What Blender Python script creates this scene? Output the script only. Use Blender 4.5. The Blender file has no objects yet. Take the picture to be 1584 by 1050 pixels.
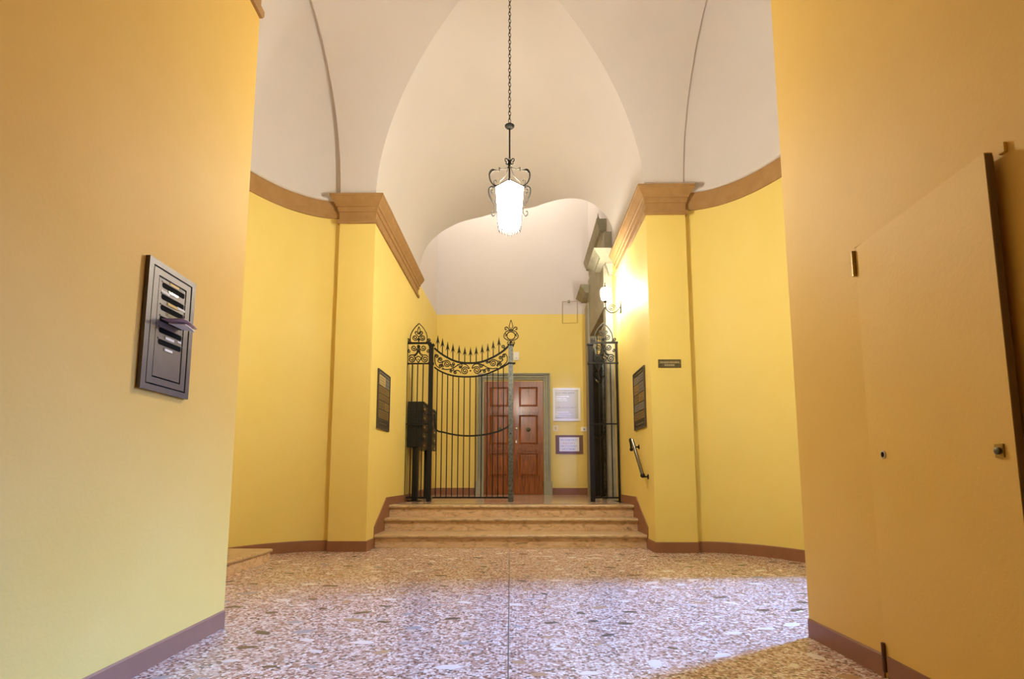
import bpy, math, random
from mathutils import Vector, Matrix
SC = bpy.context.scene
COL = SC.collection
R_ = random.Random(7)
PI = math.pi

# ------------------------------------------------------------------ camera, world, lights, exposure
F, CX, CY, H = 900.0, 792.0, 624.0, 0.88           # focal length and principal point (image 1584 x 1050), eye height
TILT = math.radians(7.219020824869664); YAW = math.radians(-0.6946965991884322)
FW = Vector((math.sin(YAW)*math.cos(TILT), math.cos(YAW)*math.cos(TILT), math.sin(TILT)))
RT = Vector((math.cos(YAW), -math.sin(YAW), 0)); UP = RT.cross(FW)
EYE = Vector((0, 0, H))
cd = bpy.data.cameras.new('camera'); cam = bpy.data.objects.new('camera', cd); COL.objects.link(cam)
cd.sensor_width = 36; cd.lens = F/1584*36; cd.shift_y = (CY-525)/1584; cd.clip_start = 0.05
m = Matrix((RT, UP, -FW)).transposed().to_4x4(); m.translation = EYE; cam.matrix_world = m
SC.camera = cam
W = bpy.data.worlds.new('world'); SC.world = W; W.use_nodes = True
W.node_tree.nodes['Background'].inputs[0].default_value = (0.62, 0.72, 1.0, 1)
W.node_tree.nodes['Background'].inputs[1].default_value = 1.0
SC.view_settings.view_transform = 'Standard'; SC.view_settings.look = 'None'
SC.view_settings.gamma = 1.0; SC.view_settings.use_curve_mapping = False
SC.view_settings.exposure = 0.0
PENDANT_E, SCONCE_E = 240.0, 510.0                  # glow of the frosted lantern glass
WARM = (1.0, 0.965, 0.83)
def area(name, loc, aim, w, h, power, color, spread=PI):
    d = bpy.data.lights.new(name, 'AREA'); d.shape = 'RECTANGLE'; d.size = w; d.size_y = h
    d.energy = power; d.color = color; d.spread = spread
    o = bpy.data.objects.new(name, d); COL.objects.link(o); o.location = loc
    o.rotation_euler = (Vector(aim)-Vector(loc)).to_track_quat('-Z', 'Y').to_euler()
    return o
# daylight at the street end of the side passage, and through the front entrance behind the camera
area('street_daylight', (5.3, 5.75, 3.3), (-0.6, 3.0, 0.2), 0.5, 0.8, 250, (0.13, 0.35, 1.0), math.radians(70))
area('entrance_daylight', (0.50, -4.6, 1.9), (1.08, 13.1, 1.9), 0.26, 2.4, 1.3, (0.16, 0.26, 1.0), math.radians(2.5))
def lamp(name, loc, power, radius, color):
    d = bpy.data.lights.new(name, 'POINT'); d.energy = power; d.shadow_soft_size = radius; d.color = color
    o = bpy.data.objects.new(name, d); COL.objects.link(o); o.location = loc
lamp('hall_fill', (-0.3, 11.55, 8.9), 200, 0.2, WARM)   # unseen fill light added above the arch to brighten the hall

# ------------------------------------------------------------------ survey: points of the place measured from the photograph
def ray(u, v): return FW + RT*((u-CX)/F) - UP*((v-CY)/F)
def onz(u, v, z=0.0):
    d = ray(u, v); return EYE + d*((z-H)/d.z)
def onx(u, v, x):
    d = ray(u, v); return EYE + d*(x/d.x)
def ony(u, v, y):
    d = ray(u, v); return EYE + d*(y/d.y)

# ------------------------------------------------------------------ mesh helpers
ORG = {}
class MB:
    def __init__(s): s.v = []; s.f = []
    def add(s, vs, fs):
        b = len(s.v); s.v += [Vector(p) for p in vs]; s.f += [tuple(i+b for i in f) for f in fs]; return s
    def box(s, x0, x1, y0, y1, z0, z1):
        vs = [(x, y, z) for z in (z0, z1) for y in (y0, y1) for x in (x0, x1)]
        return s.add(vs, [(0,2,3,1), (4,5,7,6), (0,1,5,4), (2,6,7,3), (0,4,6,2), (1,3,7,5)])
    def obox(s, c, ax, ay, az):                       # box with half axes
        c, ax, ay, az = map(Vector, (c, ax, ay, az))
        vs = [c+ax*i+ay*j+az*k for k in (-1, 1) for j in (-1, 1) for i in (-1, 1)]
        return s.add(vs, [(0,2,3,1), (4,5,7,6), (0,1,5,4), (2,6,7,3), (0,4,6,2), (1,3,7,5)])
    def extr(s, poly, vec):
        n = len(poly); vec = Vector(vec); p = [Vector(q) for q in poly]
        return s.add(p+[q+vec for q in p], [tuple(range(n))[::-1], tuple(range(n, 2*n))] + [(i, (i+1) % n, n+(i+1) % n, n+i) for i in range(n)])
    def prism(s, poly, z0, z1): return s.extr([(x, y, z0) for x, y in poly], (0, 0, z1-z0))
    def grid(s, rows, close=False):
        b = len(s.v); n = len(rows[0])
        for r in rows: s.v += [Vector(p) for p in r]
        for i in range(len(rows)-1):
            for j in range(n if close else n-1):
                k = (j+1) % n
                s.f.append((b+i*n+j, b+i*n+k, b+(i+1)*n+k, b+(i+1)*n+j))
        return s
    def capped(s, rows):
        b = len(s.v); n = len(rows[0]); s.grid(rows, True)
        s.f.append(tuple(b+i for i in range(n))[::-1]); s.f.append(tuple(b+(len(rows)-1)*n+i for i in range(n)))
        return s
    def tube(s, pts, r, n=8):
        pts = [Vector(p) for p in pts]; rs = r if isinstance(r, (list, tuple)) else [r]*len(pts)
        rows = []; ref = None
        for i, p in enumerate(pts):
            t = (pts[min(i+1, len(pts)-1)]-pts[max(i-1, 0)])
            t = t.normalized() if t.length > 1e-9 else Vector((0, 0, 1))
            if ref is None: ref = t.orthogonal().normalized()
            ref = (ref-t*ref.dot(t)); ref = ref.normalized() if ref.length > 1e-6 else t.orthogonal().normalized()
            bi = t.cross(ref)
            rows.append([p+(ref*math.cos(2*PI*k/n)+bi*math.sin(2*PI*k/n))*rs[i] for k in range(n)])
        return s.capped(rows)
    def ribbon(s, pts, w, d, nrm=(0, 1, 0), closed=False):   # rectangular bar bent in the plane whose normal is nrm
        pts = [Vector(p) for p in pts]; nrm = Vector(nrm).normalized(); rows = []; n = len(pts)
        for i, p in enumerate(pts):
            a = pts[(i-1) % n] if closed else pts[max(i-1, 0)]; c = pts[(i+1) % n] if closed else pts[min(i+1, n-1)]
            t = (c-a).normalized(); q = nrm.cross(t).normalized()
            ww = w[i] if isinstance(w, (list, tuple)) else w
            rows.append([p+q*ww/2-nrm*d/2, p+q*ww/2+nrm*d/2, p-q*ww/2+nrm*d/2, p-q*ww/2-nrm*d/2])
        if closed: rows.append(rows[0]); return s.grid(rows, True)
        return s.capped(rows)
    def lathe(s, prof, c, n=24):
        c = Vector(c)
        return s.capped([[c+Vector((r*math.cos(2*PI*k/n), r*math.sin(2*PI*k/n), z)) for k in range(n)] for r, z in prof])
    def lathe_ax(s, prof, c, ax, n=20):
        c = Vector(c); ax = Vector(ax).normalized(); e = ax.orthogonal().normalized(); g = ax.cross(e)
        return s.capped([[c+ax*h+(e*math.cos(2*PI*k/n)+g*math.sin(2*PI*k/n))*r for k in range(n)] for r, h in prof])
    def ball(s, c, r, n=12, sz=1.0):
        return s.lathe([(max(r*math.sin(PI*i/8), 1e-4), -r*sz*math.cos(PI*i/8)) for i in range(9)], c, n)
    def build(s, name, mat, parent=None, smooth=False, angle=40):
        me = bpy.data.meshes.new(name)
        o = Vector(ORG.get(parent.name, (0, 0, 0))) if parent else Vector((0, 0, 0))
        me.from_pydata([p-o for p in s.v], [], s.f); me.validate()
        import bmesh
        b = bmesh.new(); b.from_mesh(me)
        if s.fixn: bmesh.ops.recalc_face_normals(b, faces=b.faces[:])
        if s.weld: bmesh.ops.remove_doubles(b, verts=b.verts[:], dist=1e-4)
        b.to_mesh(me); b.free()
        me.materials.append(mat)
        if smooth:
            me.polygons.foreach_set('use_smooth', [True]*len(me.polygons)); me.set_sharp_from_angle(angle=math.radians(angle))
        ob = bpy.data.objects.new(name, me); COL.objects.link(ob)
        if parent: ob.parent = parent
        ORG[ob.name] = tuple(o)
        return ob
    fixn = True; weld = False
def tag(o, label, cat=None, group=None, kind=None):
    o['label'] = label
    if cat: o['category'] = cat
    if group: o['group'] = group
    if kind: o['kind'] = kind
    return o
def struct(o, label, cat): return tag(o, label, cat, None, 'structure')
def thing(name, label, cat, loc, group=None):
    o = bpy.data.objects.new(name, None); COL.objects.link(o); o.location = loc; o.empty_display_size = 0.1
    ORG[o.name] = tuple(loc)
    return tag(o, label, cat, group)
def copy_tree(o, parent=None):
    c = o.copy(); COL.objects.link(c)
    if parent: c.parent = parent
    for ch in list(o.children): copy_tree(ch, c)
    return c
def molding(path, prof, side=1, closed_prof=True):       # prof (offset, z) swept along a plan path with mitred corners
    P = [Vector((p[0], p[1])) for p in path]; rows = []
    for i, p in enumerate(P):
        ds = []
        if i > 0: ds.append((P[i]-P[i-1]).normalized())
        if i < len(P)-1: ds.append((P[i+1]-P[i]).normalized())
        ns = [Vector((d.y, -d.x))*side for d in ds]
        mt = ns[0] if len(ns) == 1 else (ns[0]+ns[1])/(1+ns[0].dot(ns[1]))
        rows.append([(p.x+mt.x*o, p.y+mt.y*o, z) for o, z in prof])
    return MB().capped(rows)
def lerp(a, b, t): return a+(b-a)*t
def interp(x, tab):
    if x <= tab[0][0]: return tab[0][1]
    for (a, fa), (b, fb) in zip(tab[:-1], tab[1:]):
        if x <= b: return lerp(fa, fb, (x-a)/(b-a))
    return tab[-1][1]
def smooth_path(pts, n=6):                               # Catmull-Rom through the points
    P = [Vector(p) for p in pts]; P = [P[0]*2-P[1]]+P+[P[-1]*2-P[-2]]; out = []
    for i in range(1, len(P)-2):
        a, b, c, d = P[i-1:i+3]
        for k in range(n):
            t = k/n
            out.append(0.5*((2*b)+(c-a)*t+(2*a-5*b+4*c-d)*t*t+(3*b-a-3*c+d)*t*t*t))
    out.append(P[-2]); return out

# ------------------------------------------------------------------ materials
def mat(name, color, rough=0.6, metal=0.0, spec=0.5, noise=None, bump=None, emit=None, coat=0.0):
    """noise = (scale, amount, second colour); bump = (scale, strength)"""
    mt = bpy.data.materials.new(name); mt.use_nodes = True; nt = mt.node_tree; N = nt.nodes; L = nt.links
    b = N['Principled BSDF']; b.inputs['Base Color'].default_value = (*color, 1); b.inputs['Roughness'].default_value = rough
    b.inputs['Metallic'].default_value = metal; b.inputs['Specular IOR Level'].default_value = spec; b.inputs['Coat Weight'].default_value = coat
    tc = N.new('ShaderNodeTexCoord')
    if noise:
        t = N.new('ShaderNodeTexNoise'); t.inputs['Scale'].default_value = noise[0]; t.inputs['Detail'].default_value = 6; t.inputs['Roughness'].default_value = 0.6
        L.new(tc.outputs['Object'], t.inputs['Vector'])
        r = N.new('ShaderNodeValToRGB'); r.color_ramp.elements[0].position = 0.35; r.color_ramp.elements[1].position = 0.68
        r.color_ramp.elements[0].color = (*color, 1)
        r.color_ramp.elements[1].color = (*[lerp(a, c, noise[1]) for a, c in zip(color, noise[2])], 1)
        L.new(t.outputs['Fac'], r.inputs['Fac']); L.new(r.outputs['Color'], b.inputs['Base Color'])
    if bump:
        t2 = N.new('ShaderNodeTexNoise'); t2.inputs['Scale'].default_value = bump[0]; t2.inputs['Detail'].default_value = 4
        L.new(tc.outputs['Object'], t2.inputs['Vector'])
        bp = N.new('ShaderNodeBump'); bp.inputs['Strength'].default_value = bump[1]; bp.inputs['Distance'].default_value = 0.004
        L.new(t2.outputs['Fac'], bp.inputs['Height']); L.new(bp.outputs['Normal'], b.inputs['Normal'])
    if emit:
        b.inputs['Emission Color'].default_value = (*emit[0], 1); b.inputs['Emission Strength'].default_value = emit[1]
    return mt
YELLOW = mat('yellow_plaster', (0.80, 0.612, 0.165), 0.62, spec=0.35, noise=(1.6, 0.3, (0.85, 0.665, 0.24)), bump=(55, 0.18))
WHITE = mat('white_plaster', (0.645, 0.585, 0.55), 0.8, spec=0.2, noise=(1.2, 0.4, (0.68, 0.625, 0.595)), bump=(40, 0.12))
BROWN = mat('brown_skirting_paint', (0.255, 0.105, 0.052), 0.5, noise=(6, 0.5, (0.32, 0.14, 0.07)))
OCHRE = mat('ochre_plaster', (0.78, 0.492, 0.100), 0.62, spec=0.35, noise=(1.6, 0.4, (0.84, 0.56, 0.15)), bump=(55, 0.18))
STONE = mat('tan_cornice_stone', (0.34, 0.185, 0.065), 0.75, spec=0.25, noise=(7, 0.6, (0.43, 0.25, 0.10)), bump=(60, 0.2))
GREYST = mat('grey_sandstone', (0.30, 0.27, 0.19), 0.8, spec=0.2, noise=(5, 0.7, (0.40, 0.36, 0.27)), bump=(45, 0.3))
DOORST = mat('grey_green_door_stone', (0.34, 0.33, 0.24), 0.7, spec=0.3, noise=(8, 0.6, (0.42, 0.40, 0.30)))
IRON = mat('wrought_iron', (0.009, 0.008, 0.007), 0.6, 0.1, spec=.22, noise=(30, 0.6, (0.026, 0.022, 0.016)))
IRONW = mat('worn_iron', (0.05, 0.052, 0.045), 0.45, 0.7, noise=(26, 0.9, (0.18, 0.18, 0.16)))
BRONZE = mat('lantern_bronze', (0.010, 0.008, 0.006), 0.65, 0.1, spec=.15, noise=(40, 0.6, (0.022, 0.017, 0.011)))
BRASS = mat('old_brass', (0.42, 0.28, 0.08), 0.35, 0.9, noise=(30, 0.6, (0.30, 0.22, 0.08)))
DBRASS = mat('dark_brass', (0.10, 0.085, 0.05), 0.45, 0.7, noise=(30, 0.7, (0.17, 0.14, 0.08)))
BOXM = mat('letterbox_metal', (0.105, 0.086, 0.085), 0.4, 0.5, noise=(20, 0.5, (0.135, 0.112, 0.11)))
BLACK = mat('black_void', (0.004, 0.004, 0.004), 0.9, spec=0.1)
DARKBOX = mat('dark_box_metal', (0.013, 0.013, 0.011), 0.4, 0.3, noise=(20, 0.5, (0.022, 0.021, 0.018)))
PAPER = mat('white_paper', (0.82, 0.80, 0.78), 0.8)
YPAPER = mat('yellow_card', (0.72, 0.50, 0.14), 0.7)
CREAMP = mat('cream_plastic', (0.78, 0.70, 0.52), 0.45)
WPLASTIC = mat('white_plastic', (0.82, 0.80, 0.76), 0.4)
STEEL = mat('brushed_steel', (0.42, 0.37, 0.27), 0.45, 0.45, noise=(90, 0.4, (0.36, 0.32, 0.24)))
CHROME = mat('grey_steel', (0.45, 0.43, 0.40), 0.25, 0.95)
INK = mat('dark_print', (0.06, 0.06, 0.08), 0.7)
BLUEINK = mat('blue_print', (0.20, 0.26, 0.50), 0.7)
REDINK = mat('red_print', (0.45, 0.20, 0.24), 0.7)
GINK = mat('pale_engraving', (0.40, 0.33, 0.18), 0.6)
RAILM = mat('handrail_metal', (0.15, 0.125, 0.08), 0.3, 0.8)
BROWNB = mat('brown_board', (0.16, 0.065, 0.03), 0.45)
PIPE = mat('white_pipe', (0.66, 0.66, 0.64), 0.45)
JOINT = mat('dark_joint', (0.09, 0.07, 0.06), 0.6)  # own dark tone of the floor seam

def wood(name, a, b_, rough=0.28):
    mt = bpy.data.materials.new(name); mt.use_nodes = True; nt = mt.node_tree; N = nt.nodes; L = nt.links
    b = N['Principled BSDF']; b.inputs['Roughness'].default_value = rough; b.inputs['Coat Weight'].default_value = 0.2; b.inputs['Coat Roughness'].default_value = 0.15
    tc = N.new('ShaderNodeTexCoord'); mp = N.new('ShaderNodeMapping'); mp.inputs['Scale'].default_value = (14, 14, 1.2)
    L.new(tc.outputs['Object'], mp.inputs['Vector'])
    t = N.new('ShaderNodeTexNoise'); t.inputs['Scale'].default_value = 2.2; t.inputs['Detail'].default_value = 7; t.inputs['Distortion'].default_value = 0.6
    L.new(mp.outputs['Vector'], t.inputs['Vector'])
    r = N.new('ShaderNodeValToRGB'); r.color_ramp.elements[0].position = 0.3; r.color_ramp.elements[1].position = 0.7
    r.color_ramp.elements[0].color = (*a, 1); r.color_ramp.elements[1].color = (*b_, 1)
    L.new(t.outputs['Fac'], r.inputs['Fac']); L.new(r.outputs['Color'], b.inputs['Base Color'])
    return mt
WOOD = wood('chestnut_door_wood', (0.14, 0.036, 0.007), (0.38, 0.110, 0.020))

def terrazzo(name, scale, cols, rough):
    mt = bpy.data.materials.new(name); mt.use_nodes = True; nt = mt.node_tree; N = nt.nodes; L = nt.links
    b = N['Principled BSDF']; b.inputs['Specular IOR Level'].default_value = 0.5
    tc = N.new('ShaderNodeTexCoord')
    ns = N.new('ShaderNodeTexNoise'); ns.inputs['Scale'].default_value = 40; L.new(tc.outputs['Object'], ns.inputs['Vector'])
    mx = N.new('ShaderNodeVectorMath'); mx.operation = 'MULTIPLY_ADD'; mx.inputs[1].default_value = (0.012, 0.012, 0); L.new(ns.outputs['Color'], mx.inputs[0]); L.new(tc.outputs['Object'], mx.inputs[2])
    v = N.new('ShaderNodeTexVoronoi'); v.inputs['Scale'].default_value = scale; L.new(mx.outputs[0], v.inputs['Vector'])
    sp = N.new('ShaderNodeSeparateColor'); L.new(v.outputs['Color'], sp.inputs[0])
    r = N.new('ShaderNodeValToRGB'); r.color_ramp.interpolation = 'CONSTANT'
    el = r.color_ramp.elements
    while len(el) < len(cols): el.new(0.5)
    for e, (p, c) in zip(el, cols): e.position = p; e.color = (*c, 1)
    L.new(sp.outputs[0], r.inputs['Fac'])
    v2 = N.new('ShaderNodeTexVoronoi'); v2.feature = 'DISTANCE_TO_EDGE'; v2.inputs['Scale'].default_value = scale; L.new(mx.outputs[0], v2.inputs['Vector'])
    r2 = N.new('ShaderNodeValToRGB'); r2.color_ramp.elements[0].position = 0.03; r2.color_ramp.elements[1].position = 0.10
    L.new(v2.outputs['Distance'], r2.inputs['Fac'])
    m2 = N.new('ShaderNodeMix'); m2.data_type = 'RGBA'; m2.inputs[6].default_value = (0.46, 0.31, 0.24, 1)
    L.new(r2.outputs['Color'], m2.inputs[0]); L.new(r.outputs['Color'], m2.inputs[7]); L.new(m2.outputs[2], b.inputs['Base Color'])
    n2 = N.new('ShaderNodeTexNoise'); n2.inputs['Scale'].default_value = 3; n2.inputs['Detail'].default_value = 5; L.new(tc.outputs['Object'], n2.inputs['Vector'])
    mr = N.new('ShaderNodeMapRange'); mr.inputs[3].default_value = rough-0.05; mr.inputs[4].default_value = rough+0.08
    L.new(n2.outputs['Fac'], mr.inputs[0]); L.new(mr.outputs[0], b.inputs['Roughness'])
    return mt
TERRAZZO = terrazzo('terrazzo', 62, [(0.0, (0.22, 0.10, 0.065)), (0.17, (0.42, 0.235, 0.17)), (0.40, (0.64, 0.47, 0.385)), (0.62, (0.80, 0.67, 0.57)), (0.83, (0.09, 0.06, 0.05)), (0.90, (0.84, 0.77, 0.70))], 0.24)

def marble(name, a, b_, c, rough):
    mt = bpy.data.materials.new(name); mt.use_nodes = True; nt = mt.node_tree; N = nt.nodes; L = nt.links
    b = N['Principled BSDF']; b.inputs['Roughness'].default_value = rough
    tc = N.new('ShaderNodeTexCoord'); mp = N.new('ShaderNodeMapping'); mp.inputs['Scale'].default_value = (1, 2.5, 3); L.new(tc.outputs['Object'], mp.inputs['Vector'])
    t = N.new('ShaderNodeTexNoise'); t.inputs['Scale'].default_value = 7; t.inputs['Detail'].default_value = 9; t.inputs['Roughness'].default_value = 0.68; t.inputs['Distortion'].default_value = 1.2
    L.new(mp.outputs['Vector'], t.inputs['Vector'])
    r = N.new('ShaderNodeValToRGB'); el = r.color_ramp.elements; el.new(0.5)
    for e, p, cc in zip(el, (0.3, 0.48, 0.66), (a, b_, c)): e.position = p; e.color = (*cc, 1)
    L.new(t.outputs['Fac'], r.inputs['Fac']); L.new(r.outputs['Color'], b.inputs['Base Color'])
    return mt
TREAD = marble('worn_marble_tread', (0.20, 0.12, 0.06), (0.50, 0.335, 0.175), (0.60, 0.43, 0.26), 0.32)
RISER = marble('veined_marble_riser', (0.24, 0.15, 0.08), (0.70, 0.465, 0.26), (0.78, 0.59, 0.40), 0.45)
LANDING = marble('polished_landing_stone', (0.34, 0.20, 0.13), (0.50, 0.33, 0.23), (0.62, 0.46, 0.35), 0.14)

# ------------------------------------------------------------------ main dimensions (metres)
XL, XR = -1.83, 1.606                 # passage walls beyond the bay
YPL, YPR = 7.07, 7.01                 # faces of the far piers
XOL, XOR = -2.29, 2.10                # outer edges of the piers (start of the apses)
ZS = 4.45                             # springing of the vaults
XC, AX, YC, AY, RISE = -0.11, 1.72, 5.25, 1.80, 1.75
YB = 13.10                            # back wall
RIS = 0.165; ZP = 3*RIS               # step rise, landing level
def xnl(y): return -1.752+(3.559-y)*0.0383     # face of the near left wall
def xnr(y): return 1.615+(3.389-y)*0.012       # face of the near right wall

# ------------------------------------------------------------------ floor with inlaid chips
fl = MB(); fl.box(-4.0, 9.0, -5.2, 7.6, -0.12, 0.0)
floor = struct(fl.build('floor', TERRAZZO), 'polished terrazzo vestibule floor of pink, cream and brown chips', 'floor')
ja, jb = onz(788, 848.5), onz(786, 1050); jd = (jb-ja)/(jb.y-ja.y)
jn = ja+jd*(-4-ja.y)
MB().extr([(ja.x-.0032, ja.y, .0004), (ja.x+.0032, ja.y, .0004), (jn.x+.0032, jn.y, .0004), (jn.x-.0032, jn.y, .0004)], (0, 0, .0006)).build('joint_strip', JOINT, floor)
CHIPM = [mat('white_marble_chip', (0.78, 0.70, 0.62), 0.25, noise=(25, .5, (.7, .6, .5))), mat('dark_marble_chip', (0.075, 0.055, 0.045), 0.25, noise=(25, .5, (.14, .11, .09))),
         mat('ochre_marble_chip', (0.42, 0.25, 0.13), 0.25, noise=(25, .5, (.5, .33, .2))), mat('grey_marble_chip', (0.34, 0.30, 0.28), 0.25, noise=(25, .5, (.42, .38, .36)))]
chip_meshes = []
for ci, cm in enumerate(CHIPM):
    for k in range(4):
        n = R_.randint(6, 8); a0 = R_.random()*6
        el = R_.uniform(.45, .7)
        pl = [(math.cos(a0+2*PI*i/n)*R_.uniform(.72, 1.1), math.sin(a0+2*PI*i/n)*el*R_.uniform(.72, 1.1)) for i in range(n)]
        me = bpy.data.meshes.new('stone_chip')
        vs = [(x, y, 0) for x, y in pl]+[(x*.97, y*.97, .0008) for x, y in pl]
        me.from_pydata(vs, [], [tuple(range(n, 2*n))]+[(i, (i+1) % n, n+(i+1) % n, n+i) for i in range(n)]); me.materials.append(cm)
        chip_meshes.append(me)
spots = []
tries = 0
while len(spots) < 270 and tries < 20000:
    tries += 1
    x, y = R_.uniform(-2.9, 2.95), R_.uniform(1.9, 7.0)
    if y < 3.6 and not (xnl(y)+.1 < x < xnr(y)-.1): continue
    if x < XOL and ((x-XOL)/.98)**2+((y-5.27)/1.75)**2 > 1: continue
    if x > XOR and ((x-XOR)/.98)**2+((y-5.2)/1.75)**2 > 1: continue
    if x < -2.5 and y < 6.3: continue
    if abs(x-ja.x) < .09 or any((x-a)**2+(y-b)**2 < .19**2 for a, b in spots): continue
    spots.append((x, y))
    k = R_.choices((0, 1, 2, 3), (46, 26, 16, 12))[0]*4+R_.randrange(4)
    o = bpy.data.objects.new('stone_chip', chip_meshes[k]); COL.objects.link(o); o.parent = floor
    s = R_.choice((.04, .048, .056, .064, .075)); o.location = (x, y, 0.0); o.scale = (s, s, 1); o.rotation_euler = (0, 0, R_.gauss(0, .6))

# ------------------------------------------------------------------ walls
w = MB(); w.prism([(xnl(3.559), 3.559), (XOL, 3.559), (XOL, -5.2), (xnl(-5.2), -5.2)], 0, 4.47)
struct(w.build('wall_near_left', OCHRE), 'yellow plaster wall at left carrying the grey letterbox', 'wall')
# the near right wall leaves an opening behind the flush door
HX, HY = onx(1323, 400, xnr(2.8)).x, onx(1323, 400, xnr(2.8)).y
DTOP = onx(1323, 384, xnr(2.8)).z
DW = HY-onx(1529, 260, 1.587).y; DY0 = HY-DW+.03
w = MB(); w.prism([(xnr(3.389), 3.389), (XOR, 3.389), (XOR, HY+.002), (xnr(HY), HY+.002)], 0, 4.47)
w.prism([(xnr(DY0), DY0), (XOR, DY0), (XOR, -5.2), (xnr(-5.2), -5.2)], 0, 4.47)
w.prism([(xnr(HY), HY+.006), (XOR, HY+.006), (XOR, DY0), (xnr(DY0), DY0)], DTOP+.005, 4.47)
w.box(1.72, XOR, DY0, HY+.006, 0, DTOP+.01)
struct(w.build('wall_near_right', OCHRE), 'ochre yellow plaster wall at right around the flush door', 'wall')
w = MB(); w.box(-2.5, 2.5, -5.5, -5.2, 0, 6.6)
struct(w.build('wall_entrance', OCHRE), 'plain yellow wall closing the passage behind the viewer', 'wall')

w = MB(); w.box(XOL, XL, YPL, 10.2, 0, ZS+.02)
struct(w.build('wall_passage_left', YELLOW), 'left pier and passage wall of yellow plaster beside the steps', 'wall')
w = MB(); w.box(XR, XOR, YPR, 9.25, 0, ZS+.05)
struct(w.build('wall_passage_right', YELLOW), 'right pier and passage wall of yellow plaster beside the handrail', 'wall')

# hall beyond the gate
xbl = -1.897
zl0 = onx(650.5, 442, XL).z; zb = ony(676, 486.5, YB).z
w = MB(); w.prism([(XL, 10.2), (xbl, YB+.1), (xbl-.4, YB+.1), (XL-.4, 10.2)], 0, 4.2)
w.extr([(XL, 10.2, 4.2), (xbl, YB+.1, 4.2), (xbl, YB+.1, zb), (XL, 10.2, zl0)], (-.4, 0, 0))
struct(w.build('wall_hall_left', YELLOW), 'yellow lower wall of the hall behind the mailbox bank', 'wall')
w = MB(); w.extr([(XL-.012, 10.15, zl0), (xbl-.012, YB+.1, zb), (xbl-.012, YB+.1, 9.7), (XL-.012, 10.15, 9.7)], (-.4, 0, 0))
struct(w.build('wall_hall_left_upper', WHITE), 'white upper wall of the hall above the left yellow wall', 'wall')
w = MB(); w.box(-2.4, 2.4, YB, YB+.3, 0, zb)
struct(w.build('wall_back', YELLOW), 'yellow back wall around the chestnut double door', 'wall')
w = MB(); w.box(-2.4, 2.4, YB+.012, YB+.3, zb, 9.7)
struct(w.build('wall_back_upper', WHITE), 'white upper part of the back wall above the yellow paint line', 'wall')
DOY0, DOY1, DOZ = 10.08, 11.9, 3.8
w = MB(); w.box(1.62, 2.6, 9.2, DOY0, 0, zb); w.box(1.62, 2.6, DOY1, YB+.1, 0, zb); w.box(1.62, 2.6, DOY0, DOY1, DOZ, zb)
w.box(2.15, 2.6, DOY0, DOY1, 0, DOZ)
struct(w.build('wall_hall_right', YELLOW), 'yellow hall wall at right behind the stone portal', 'wall')
w = MB(); w.box(1.632, 2.6, 9.1, YB+.1, zb, 9.7)
struct(w.build('wall_hall_right_upper', WHITE), 'white upper hall wall above the stone portal', 'wall')

# ------------------------------------------------------------------ vaults
NV = 48
yend = [(-1.83, 10.2), (-1.73, 10.24), (-1.59, 10.43), (-1.32, 10.72), (-.98, 10.99), (-.75, 11.12), (-.29, 11.14), (.0, 11.07), (.29, 10.88), (.58, 10.45), (.84, 10.03), (1.05, 9.7), (1.25, 9.42), (1.41, 9.24), (1.47, 9.16), (1.61, 9.1)]
phis = [-PI/2+PI*i/NV for i in range(NV+1)]
edge = []
rows = []
for p in phis:
    x = XC+AX*math.sin(p); z = ZS+RISE*math.cos(p); y0 = YC+AY*abs(math.sin(p)); y1 = interp(x, yend)
    rows.append([(x, lerp(y0, y1, t/8), z) for t in range(9)]); edge.append((x, y1, z))
c = MB(); c.fixn = False; c.grid(rows)
struct(c.build('ceiling', WHITE, None, True, 30), 'cream barrel vault over the steps running to the hall arch', 'ceiling')
c = MB(); c.fixn = False; c.grid([[e, (e[0], e[1]+.02, e[2]), (e[0], e[1]+.02, 9.7)] for e in edge])
c.box(-2.4, 2.4, 8.95, YB+.3, 9.6, 9.8)
struct(c.build('ceiling_hall', WHITE, None, False), 'high white hall ceiling and the wall above the arch', 'ceiling')
c = MB(); c.fixn = False
c.grid([[(XC+AX*math.sin(p)*(1.0), lerp(YC-AY*abs(math.sin(p)), -5.3, t/6), ZS+RISE*math.cos(p)) for t in range(7)] for p in phis])
struct(c.build('ceiling_entrance', WHITE, None, True, 30), 'white barrel vault over the near passage', 'ceiling')
RS = 1.06
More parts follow.
